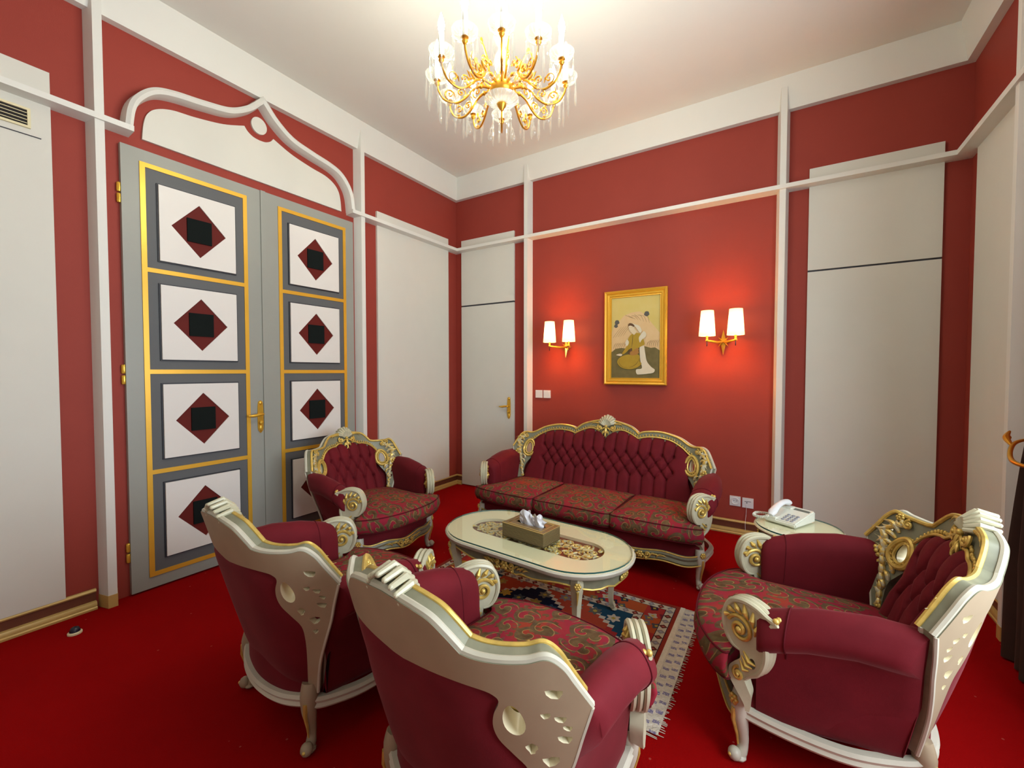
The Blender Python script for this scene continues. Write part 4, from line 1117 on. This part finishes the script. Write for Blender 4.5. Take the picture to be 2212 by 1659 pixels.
    for sx in (1, -1):
        for sy in (1, -1):
            q = Vector((sx * .55, sy * .83)).normalized(); bx, by = sx * .405, sy * .218
            P = lambda o, z: (bx + q.x * o, by + q.y * o, z)
            m = MB(); path = crv([P(.022, TZ - .036), P(.026, TZ - .09), P(.010, TZ - .16), P(-.004, .14), P(-.004, .06), P(.006, .034), P(.010, .022)], 5)
            m.tube(path, [.030, .034, .026, .020, .017, .018, .020], 4, up=(q.x, q.y, 0)); m.ball(P(.016, .0085), (.020, .020, .0085), 8, 5)
            lg = m.build('leg', 'cream_wood', root, True, 50)
            c = MB(); fl = lambda a_, z, d: (bx + q.x * (.052 - d) - q.y * a_, by + q.y * (.052 - d) + q.x * a_, z)
            rosette(c, fl, (0, TZ - .075), .019, -.004); c.tube([P(.056, TZ - .10), P(.050, TZ - .13), P(.034, TZ - .18)], [.008, .006, .002], 6); c.build('leg_carving', 'gilt_wood', lg)
    return TZ + .0095
TZ = coffee_table()

# tissue box
tb = empty('tissue_box', (2.205, -1.985, TZ - .0015), -.14); tag(tb, 'reeded bronze tissue box with white tissue on the coffee table', 'tissue box')
hx, hy, hz = .150, .083, .080
m = MB(); m.box((-hx, -hy, 0), (hx, -hy + .006, hz - .004)); m.box((-hx, hy - .006, 0), (hx, hy, hz - .004)); m.box((-hx, -hy + .006, 0), (-hx + .006, hy - .006, hz - .004)); m.box((hx - .006, -hy + .006, 0), (hx, hy - .006, hz - .004)); m.box((-hx, -hy, 0), (hx, hy, .004))
m.build('body', 'reeded_bronze', tb, False)
slot = [(.095 * math.cos(a) ** 1 if 0 else .10 * max(-1, min(1, 1.25 * math.cos(a))), .026 * math.sin(a)) for a in np.linspace(0, 2 * PI, 33)[:-1]]
MB().prism([(-hx, -hy), (hx, -hy), (hx, hy), (-hx, hy)], lambda x, y, d: (x, y, d), hz - .004, hz, holes=[slot]).build('lid', 'bronze_top', tb, False)
m = MB()
for k_, zz in ((1.0, hz), (.80, hz + .0015)):
    p = [(-hx * k_, -hy * k_, zz), (hx * k_, -hy * k_, zz), (hx * k_, hy * k_, zz), (-hx * k_, hy * k_, zz)]; m.tube(p, .0028, 6, closed=True)
m.build('lid_beading', 'base_gilt', tb)
def tis(u, v):
    a = (u - .5) * 2; x = a * (.080 + .022 * v); lob = .055 * math.exp(-((a + .42) / .30) ** 2) + .045 * math.exp(-((a - .48) / .26) ** 2) + .022
    z = hz - .015 + v * (lob + .022); y = .014 * math.sin(a * 6 + v * 1.5) * (.5 + v) + .004 * math.sin(a * 19 + 2 + 3 * v) * v
    return (x + .006 * math.sin(v * 9 + a * 5), y, z)
m = MB().grid(tis, 60, 16)
def tis2(u, v): p = tis(u, v); return (p[0] * .9 + .008, -p[1] * .9 + .010, lerp(hz - .015, p[2], .86))
m.grid(tis2, 60, 16); m.build('tissue', 'tissue_white', tb, True, 180)

# ================================================================== SIDE TABLE + TELEPHONE
def side_table(x, y):
    Z = .55; R = .215
    root = empty('side_table', (x, y, 0)); tag(root, 'small round cream side table with glass top under the telephone', 'side table')
    t_ = MB().lathe([(0, Z - .026), (R - .02, Z - .030), (R - .006, Z - .026), (R, Z - .018), (R - .004, Z - .010), (0, Z - .010)], 48).build('table_top', 'table_cream', root)
    MB().prism([(( R - .010) * math.cos(a), (R - .010) * math.sin(a)) for a in np.linspace(0, 2 * PI, 49)[:-1]], lambda x, y, d: (x, y, d), Z - .0095, Z - .0015, mi=0, mi_side=1).build('glass_top', ['table_glass', 'glass_edge'], root, False)
    ap = [((R - .035) * math.cos(a), (R - .035) * math.sin(a)) for a in np.linspace(0, 2 * PI, 49)[:-1]]
    a = MB().sweep(ap, [(-.010, Z - .028), (.006, Z - .030), (.002, Z - .055), (.006, Z - .085), (-.010, Z - .085)], closed=True).build('apron', 'glaze_green', root)
    m = MB()
    for k in range(8):
        an = 2 * PI * k / 8; f = lambda u, z, d: ((R - .028 - d) * math.cos(an) - u * math.sin(an), (R - .028 - d) * math.sin(an) + u * math.cos(an), z)
        rosette(m, f, (0, Z - .06), .016, -.002)
        for sg in (1, -1): volute(m, lambda u, z, d: f(sg * u, z, d), (.030, Z - .066), .014, PI, 1.3, -.002, .0045)
    m.build('apron_carving', 'gilt_wood', a)
    for k in range(4):
        an = PI / 4 + k * PI / 2; q = Vector((math.cos(an), math.sin(an))); P = lambda o, z: (q.x * o, q.y * o, z)
        m = MB(); m.tube(crv([P(.165, Z - .03), P(.185, Z - .09), P(.165, Z - .2), P(.14, .22), P(.14, .10), P(.165, .03), P(.175, .012)], 5), [.022, .026, .018, .014, .013, .015, .016], 8); m.ball(P(.180, .0165), (.018, .018, .0165), 8, 5)
        m.build('leg', 'pale_wood', root)
side_table(3.535, -1.315)
def phone(x, y, z, rz):
    root = empty('telephone', (x, y, z), rz); tag(root, 'white desk telephone with keypad and handset on the round side table', 'telephone')
    w, d = .085, .105
    def top(y_): return lerp(.022, .062, (y_ + d) / (2 * d))
    m = MB(); m.add([(-w, -d, 0), (w, -d, 0), (w, d, 0), (-w, d, 0), (-w, -d, .022), (w, -d, .022), (w, d, .062), (-w, d, .062)], [(3, 2, 1, 0), (4, 5, 6, 7), (0, 1, 5, 4), (1, 2, 6, 5), (2, 3, 7, 6), (3, 0, 4, 7)])
    body = m.build('body', 'plastic_cream', root, False)
    bm = bmesh.new(); bm.from_mesh(body.data); bmesh.ops.bevel(bm, geom=bm.edges[:], offset=.006, segments=2, affect='EDGES'); bm.to_mesh(body.data); bm.free()
    m = MB()
    for ly in (-.078, .078): m.box((-w + .006, ly - .026, top(ly) - .012), (-.022, ly + .026, top(ly) + .004))
    m.build('cradle', 'plastic_cream', body, False)
    # handset
    m = MB(); hxx = -.052
    pth = [(hxx, -.100, top(-.1) + .014), (hxx, -.078, top(-.08) + .024), (hxx, -.04, top(-.04) + .038), (hxx, .0, top(0) + .044), (hxx, .04, top(.04) + .040), (hxx, .078, top(.08) + .026), (hxx, .100, top(.1) + .016)]
    m.tube(crv(pth, 6), [.014, .024, .020, .018, .020, .025, .015], 12, flat=.72)
    m.build('handset', 'plastic_white', root)
    k0 = None
    for r in range(4):
        for c in range(3):
            kx, ky = .006 + c * .024, -.082 + (3 - r) * .022
            if k0 is None: k0 = MB().lathe([(.0082, -.001), (.0082, .003), (.0068, .0045), (0, .0045)], 12).build('key', 'key_grey', body); k0.location = (kx, ky, top(ky) + .0005)
            else: inst(k0, 'key', body, (kx, ky, top(ky) + .0005))
    m = MB(); y0, y1 = .060, .082; m.add([(-.010, y0, top(y0) + .0015), (.072, y0, top(y0) + .0015), (.072, y1, top(y1) + .0015), (-.010, y1, top(y1) + .0015), (-.010, y0, top(y0) - .003), (.072, y0, top(y0) - .003), (.072, y1, top(y1) - .003), (-.010, y1, top(y1) - .003)], [(0, 1, 2, 3), (0, 4, 5, 1), (1, 5, 6, 2), (2, 6, 7, 3), (3, 7, 4, 0)]); m.build('display', 'lcd_grey', body, False)
    # coiled cord hanging over the table edge
    base = crv([(-.058, -.108, .030), (-.085, -.135, .022), (-.135, -.120, .016), (-.150, -.070, .018), (-.120, -.030, .016), (-.092, -.010, .014)], 40); cords = []
    for i, p in enumerate(base):
        a = i * .9; q = base[min(i + 1, len(base) - 1)]; r_ = base[max(i - 1, 0)]; tx, ty = q[0] - r_[0], q[1] - r_[1]; l = math.hypot(tx, ty) + 1e-9
        cords.append((p[0] - ty / l * .0065 * math.cos(a), p[1] + tx / l * .0065 * math.cos(a), p[2] + .0065 * math.sin(a)))
    MB().tube(cords, .0024, 5).build('coiled_cord', 'plastic_cream', root)
phone(3.495, -1.245, .5485, -math.radians(28))

# ================================================================== WALL SCONCES
def sconce(x, label):
    root = empty('wall_sconce', (x, 0, 1.665)); tag(root, label, 'wall lamp', 'twin-shade wall sconces')
    m = MB()
    def spike(dirv, l, w, base=.018):
        q = Vector(dirv).normalized(); n_ = Vector((0, -1, 0)); s_ = q.cross(n_)
        vs = [Vector((0, -.045, 0)) - n_ * .0, q * l + Vector((0, -.030, 0)), s_ * w + Vector((0, -.025, 0)), -s_ * w + Vector((0, -.025, 0)), Vector((0, -.012, 0))]
        m.add([tuple(p) for p in vs], [(0, 1, 2), (0, 3, 1), (4, 2, 1), (4, 1, 3), (0, 2, 4, 3)])
    spike((0, 0, 1), .105, .024); spike((0, 0, -1), .115, .024)
    for a in (45, 135, 225, 315): spike((math.cos(math.radians(a)), 0, math.sin(math.radians(a))), .060, .014)
    for a in (0, 180): spike((math.cos(math.radians(a)), 0, 0), .07, .018)
    m.lathe([(.020, 0), (.020, -.014), (.012, -.03), (0, -.05)], 12, axis='y')
    m.build('star_backplate', 'brass', root, False)
    for sg in (1, -1):
        arm_ = MB().tube(crv([(0, -.04, 0), (sg * .04, -.10, -.006), (sg * .085, -.165, 0), (sg * .118, -.19, .004)], 6), [.010, .012, .009, .006], 8)
        arm_.ball((sg * .108, -.19, .006), .012); arm_.tube([(sg * .108, -.19, .0), (sg * .108, -.19, .045)], [.008, .014, .010], 10); ao = arm_.build('lamp_arm', 'brass', root)
        MB().lathe([(0, -.045), (.004, -.040), (.003, -.012), (.002, 0)], 8, (sg * .108, -.19, 0)).build('pull_finial', 'dark_plastic', ao)
        sh = MB().lathe([(.064, .045), (.066, .045), (.050, .258), (.048, .258), (.064, .045)], 28, (sg * .108, -.19, 0), caps=False).build('lamp_shade', 'shade_glow', root)
        l = bpy.data.lights.new('sconce_bulb', 'POINT'); lo = bpy.data.objects.new('sconce_bulb', l); COL.objects.link(lo); lo.parent = root
        l.energy = SCONCE_W; l.color = (1.0, .50, .15); l.shadow_soft_size = .02; lo.location = (sg * .108, -.19, .15)
sconce(1.51, 'brass star sconce with two lit shades left of the painting')
sconce(3.01, 'brass star sconce with two lit shades right of the painting')

# ================================================================== PAINTING
pf = empty('framed_painting', (2.236, 0, 1.738)); tag(pf, 'gold framed Persian style painting of a seated woman in yellow', 'painting')
hx, hz = .302, .460
for k, (a, b) in enumerate((((-hx, hz), (hx, hz)), ((hx, hz), (hx, -hz)), ((hx, -hz), (-hx, -hz)), ((-hx, -hz), (-hx, hz)))):
    av, bv = Vector(a), Vector(b); t_ = (bv - av).normalized(); inn = Vector((t_.y, -t_.x)); rings = []
    pr = [(0, 0), (0, .030), (.010, .040), (.022, .034), (.030, .020), (.036, .026), (.050, .024), (.056, .012), (.066, .014), (.068, 0)]
    for p, s_ in ((av, 1), (bv, -1)): rings.append([(p.x + inn.x * o + t_.x * o * s_, -.004 - d, p.y + inn.y * o + t_.y * o * s_) for o, d in pr])
    MB().loft(rings).build('frame_side', 'gold_leaf_strip', pf, False)
pm = ['pt_sky', 'pt_rock', 'pt_ground', 'pt_robe', 'pt_veil', 'pt_skin', 'pt_line', 'pt_sash', 'pt_bush']
m = MB(); lay = [0]
def shape(pts, mi, smooth=True, n=5):
    lay[0] += 1; d = .006 + lay[0] * .00025
    pl = crv(pts, n, closed=True) if smooth else pts
    X0, X1, Y0, Y1 = 270, 965, 1440, 265       # pixel frame of the picture area in the zoomed photograph
    q = [((p[0] - X0) / (X1 - X0) * .468 - .234, (p[1] - Y0) / (Y1 - Y0) * .784 - .392) for p in pl]
    m.prism(q, lambda x, z, dd: (x, -dd, z), d - .0002, d, mi=mi)
def stroke(pts, w=4, mi=6):
    c = crv(pts, 5); a = []; b = []
    for i, p in enumerate(c):
        q = c[min(i + 1, len(c) - 1)]; r = c[max(i - 1, 0)]; tx, ty = q[0] - r[0], q[1] - r[1]; l = math.hypot(tx, ty) + 1e-9; k = .55 * w * (.35 + .65 * math.sin(PI * (i + .5) / len(c))); a.append((p[0] - ty / l * k, p[1] + tx / l * k)); b.append((p[0] + ty / l * k, p[1] - tx / l * k))
    shape(a + b[::-1], mi, False)
shape([(270, 1440), (965, 1440), (965, 265), (270, 265)], 0, False)
shape([(272, 760), (300, 690), (380, 610), (450, 530), (560, 490), (680, 480), (760, 530), (820, 620), (900, 720), (963, 800), (963, 1060), (272, 1060)], 1, False)
shape([(271, 1060), (330, 1010), (420, 1000), (520, 1020), (640, 1010), (760, 985), (840, 1010), (900, 1005), (964, 1050), (964, 1439), (271, 1439)], 2, False)
for a in ((350, 620, 34), (335, 672, 28), (780, 522, 36)): shape([(a[0] + a[2] * math.cos(t) * (1 + .12 * math.sin(5 * t)), a[1] + a[2] * math.sin(t)) for t in np.linspace(0, 6.28, 15)[:-1]], 8)
for k in range(7): stroke([(470 + k * 45, 520 + 10 * (k % 3)), (520 + k * 45, 545 + 14 * (k % 2)), (580 + k * 40, 575 + k * 14)], 3)
for k in range(5): stroke([(290 + k * 38, 850 - k * 6), (350 + k * 38, 770 - k * 8), (420 + k * 36, 690 - k * 4)], 2.5)
for k in range(6): stroke([(300 + k * 30, 1010), (315 + k * 30, 960), (345 + k * 32, 925)], 3)
for k in range(6): stroke([(790 + k * 28, 1000), (800 + k * 28, 940), (850 + k * 22, 900)], 3)
shape([(690, 985), (745, 975), (765, 1080), (790, 1200), (850, 1280), (900, 1320), (880, 1365), (800, 1380), (700, 1390), (650, 1385), (640, 1320), (720, 1300), (700, 1200), (690, 1100)], 4)
shape([(360, 1215), (380, 1160), (450, 1115), (560, 1095), (660, 1100), (690, 1140), (690, 1200), (715, 1235), (660, 1285), (580, 1312), (490, 1310), (410, 1280)], 3)
shape([(545, 830), (580, 800), (640, 790), (690, 800), (725, 840), (745, 900), (755, 960), (700, 990), (660, 1020), (640, 1080), (560, 1080), (545, 1020), (500, 1060), (450, 1095), (435, 1075), (500, 980), (530, 930), (520, 880)], 3)
shape([(530, 1060), (560, 1010), (580, 1020), (570, 1100), (530, 1095)], 6)
shape([(555, 1060), (640, 1040), (680, 1070), (640, 1105), (560, 1110)], 7)
shape([(610, 1035), (650, 1010), (680, 1030), (650, 1060)], 7)
shape([(345, 1100), (400, 1085), (435, 1095), (420, 1120), (380, 1115)], 5)
shape([(480, 930), (500, 880), (530, 910), (525, 950), (500, 975)], 4)
shape([(690, 830), (740, 770), (775, 800), (770, 850), (720, 890), (690, 930), (675, 870)], 4)
shape([(525, 660), (560, 645), (620, 665), (680, 690), (715, 760), (690, 790), (650, 740), (620, 700)], 4)
shape([(528, 690), (560, 672), (600, 685), (612, 730), (640, 770), (610, 815), (585, 800), (565, 780), (548, 765), (532, 730)], 5)
shape([(520, 680), (535, 645), (575, 650), (610, 680), (600, 700), (560, 680)], 6)
stroke([(590, 820), (585, 900), (572, 990)], 5); stroke([(400, 1160), (390, 1210), (430, 1270), (520, 1300)], 3); stroke([(690, 1150), (640, 1240), (540, 1290)], 3)
stroke([(535, 705), (550, 702)], 2); stroke([(568, 706), (585, 704)], 2); stroke([(550, 752), (565, 755)], 2)
m.build('canvas', pm, pf, False)

# ================================================================== CHANDELIER
def chandelier(cx, cy):
    root = empty('chandelier', (cx, cy, -.035), .063); tag(root, 'gilt and crystal chandelier with twelve candle bulbs hanging from the ceiling', 'chandelier')
    ZB = 2.915; R = .325
    # central column
    col = MB(); col.lathe([(0, 2.760), (.006, 2.766), (.014, 2.777), (.022, 2.790), (.026, 2.802), (.016, 2.835)], 20); col.lathe([(.018, 2.83), (.05, 2.845), (.062, 2.86), (.062, 2.885), (.045, 2.90), (.03, 2.93), (.018, 2.945)], 24)
    col.tube([(0, 0, 2.83), (0, 0, H - .02)], .007, 8); col.lathe([(.0, H - .04), (.02, H - .035), (.055, H + .005), (.06, H + .033), (0, H + .034)], 24); co = col.build('hub', 'gilt', root)
    m = MB(); m.lathe([(.014, 2.945), (.030, 2.965), (.042, 3.00), (.034, 3.035), (.020, 3.06), (.016, 3.08), (.032, 3.10), (.045, 3.13), (.038, 3.17), (.02, 3.20), (.014, 3.23), (.03, 3.25), (.034, 3.28), (.018, 3.32), (.012, 3.36)], 20); m.build('glass_column', 'crystal', root)
    m = MB(); m.lathe([(.018, 2.802), (.045, 2.796), (.070, 2.806), (.084, 2.822), (.086, 2.826), (.070, 2.814), (.045, 2.803), (.018, 2.808)], 36)
    for k in range(24):
        a = 2 * PI * k / 24; m.tube([(.024 * math.cos(a), .024 * math.sin(a), 2.800), (.056 * math.cos(a), .056 * math.sin(a), 2.797), (.084 * math.cos(a), .084 * math.sin(a), 2.822)], .003, 5)
    m.build('glass_dish', 'frosted_glass', root)
    # one arm with bobeche, candle and bulb; then copies
    am = MB(); am.tube(crv([(.05, 0, 2.875), (.10, 0, 2.885), (.145, 0, 2.868), (.185, 0, 2.825), (.235, 0, 2.800), (.290, 0, 2.818), (.318, 0, 2.86), (.325, 0, 2.895)], 6), [.0065, .0065, .0055, .0055, .0055, .005, .005], 8)
    am.lathe([(.008, 2.885), (.014, 2.895), (.010, 2.905), (.018, 2.912), (.006, 2.914)], 12, (R, 0, 0)); am.ball((.105, 0, 2.885), .011)
    def sp3(c, r, a0, turns, tr, sgn=1):
        pts = []
        for i in range(27):
            s = i / 26; rr = lerp(r, r * .12, s ** .9); a = a0 + sgn * turns * 2 * PI * s; pts.append((c[0] + rr * math.cos(a), 0, c[1] + rr * math.sin(a)))
        am.tube(pts, [tr, tr, tr * .6], 6); am.ball(pts[-1], tr * 1.5, 6, 4)
    sp3((.262, 2.845), .030, -PI * .55, 1.4, .0038); sp3((.205, 2.852), .026, PI * 1.35, 1.4, .0038, -1); sp3((.150, 2.905), .030, -PI * .5, 1.3, .0042); sp3((.115, 2.93), .020, PI, 1.2, .004, -1)
    for (x, z, l, a) in ((.275, 2.865, .030, 1.9), (.235, 2.83, .030, 1.2), (.175, 2.87, .035, 1.0), (.15, 2.93, .03, 2.2)):
        am.tube([(x, 0, z), (x + l * .5 * math.cos(a), 0, z + l * .5 * math.sin(a) + .004), (x + l * math.cos(a), 0, z + l * math.sin(a))], [.003, .007, .001], 6, flat=.5)
    A0 = am.build('arm', 'gilt', root)
    bo = MB(); bo.lathe([(.012, ZB), (.030, ZB - .004), (.048, ZB + .006), (.058, ZB + .026), (.060, ZB + .026), (.050, ZB + .003), (.030, ZB - .008), (.012, ZB - .004)], 28, (R, 0, 0))
    for k in range(16): a = 2 * PI * k / 16; bo.tube([(R + .02 * math.cos(a), .02 * math.sin(a), ZB - .004), (R + .045 * math.cos(a), .045 * math.sin(a), ZB + .002), (R + .059 * math.cos(a), .059 * math.sin(a), ZB + .026)], .0022, 4)
    B0 = bo.build('bobeche', 'crystal', A0)
    C0 = MB().lathe([(.0135, ZB - .002), (.0135, ZB + .105), (.011, ZB + .108), (.0, ZB + .108)], 14, (R, 0, 0)).build('candle_sleeve', 'crystal_white', A0)
    G0 = MB().lathe([(.007, ZB + .108), (.013, ZB + .122), (.0165, ZB + .140), (.013, ZB + .162), (.006, ZB + .182), (.0015, ZB + .198), (0, ZB + .200)], 10, (R, 0, 0)).build('bulb', 'bulb_glow', A0)
    D0 = None                                                # icicle drops below each pan
    for k in range(7):
        a = 2 * PI * k / 7 + .3; x, y = R + .055 * math.cos(a), .055 * math.sin(a); l = .105 + .035 * ((k * 3) % 4) / 3
        if D0 is None:
            dp = MB(); dp.tube([(0, 0, .030), (0, 0, -.002)], .0014, 4); dp.ball((0, 0, .008), .005, 6, 4); dp.lathe([(0, 0), (.0035, -.004), (.0075, -.068), (.005, -.088), (0, -.1)], 6)
            D0 = dp.build('crystal_drop', 'crystal', A0); o = D0
        else: o = inst(D0, 'crystal_drop', A0)
        o.location = (x, y, ZB - .012); o.scale = (1, 1, l / .1)
    for i in range(1, 12):
        c = copy_tree(A0, root); c.rotation_euler = (0, 0, 2 * PI * i / 12 + .0)
    A0.rotation_euler = (0, 0, 0)
    # upright gilt plumes between the arms
    pm_ = MB(); pm_.tube(crv([(.055, 0, 2.885), (.085, 0, 2.915), (.098, 0, 2.965), (.118, 0, 3.01), (.135, 0, 3.035)], 5), [.005, .006, .005, .003], 7); pm_.ball((.137, 0, 3.040), (.010, .004, .016), 8, 5); pm_.ball((.10, 0, 2.97), (.008, .004, .02), 8, 5)
    pts = [(.118 + lerp(.022, .003, i / 20) * math.cos(PI + i * .45), 0, 2.965 + lerp(.022, .003, i / 20) * math.sin(PI + i * .45)) for i in range(21)]; pm_.tube(pts, .0034, 6)
    P0 = pm_.build('plume', 'gilt', root)
    for i in range(6):
        o = P0 if i == 0 else inst(P0, 'plume', root); o.rotation_euler = (0, 0, 2 * PI * (i + .25) / 6)
    # bead swags and large pear drops
    big = MB().lathe([(0, 0), (.004, -.004), (.013, -.032), (.015, -.042), (.010, -.054), (0, -.060)], 10)
    Bg = big.build('pear_drop', 'crystal', root)
    for i in range(12):
        a = 2 * PI * (i + .5) / 12; o = Bg if i == 0 else inst(Bg, 'pear_drop', root); o.location = (.25 * math.cos(a), .25 * math.sin(a), 2.80)
    m = MB()
    for i in range(12):
        a = 2 * PI * (i + .5) / 12
        for k in range(9): s = k / 8; r = lerp(.12, .25, s); m.ball((r * math.cos(a), r * math.sin(a), lerp(2.87, 2.806, s) - .03 * math.sin(PI * s)), .0052, 6, 4)
    s_ = m.build('bead_swag', 'crystal', root); s_['kind'] = 'stuff'
chandelier(2.222, -2.318)

# joined carved ornament whose pieces are too small to pick apart
for o in bpy.data.objects:
    if o.name.split('.')[0] in ('bead_row', 'crest_carving', 'fluting', 'acanthus_carving', 'knee_carving', 'rail_carving', 'scroll_carving', 'apron_carving', 'leg_carving'): o['kind'] = 'stuff'
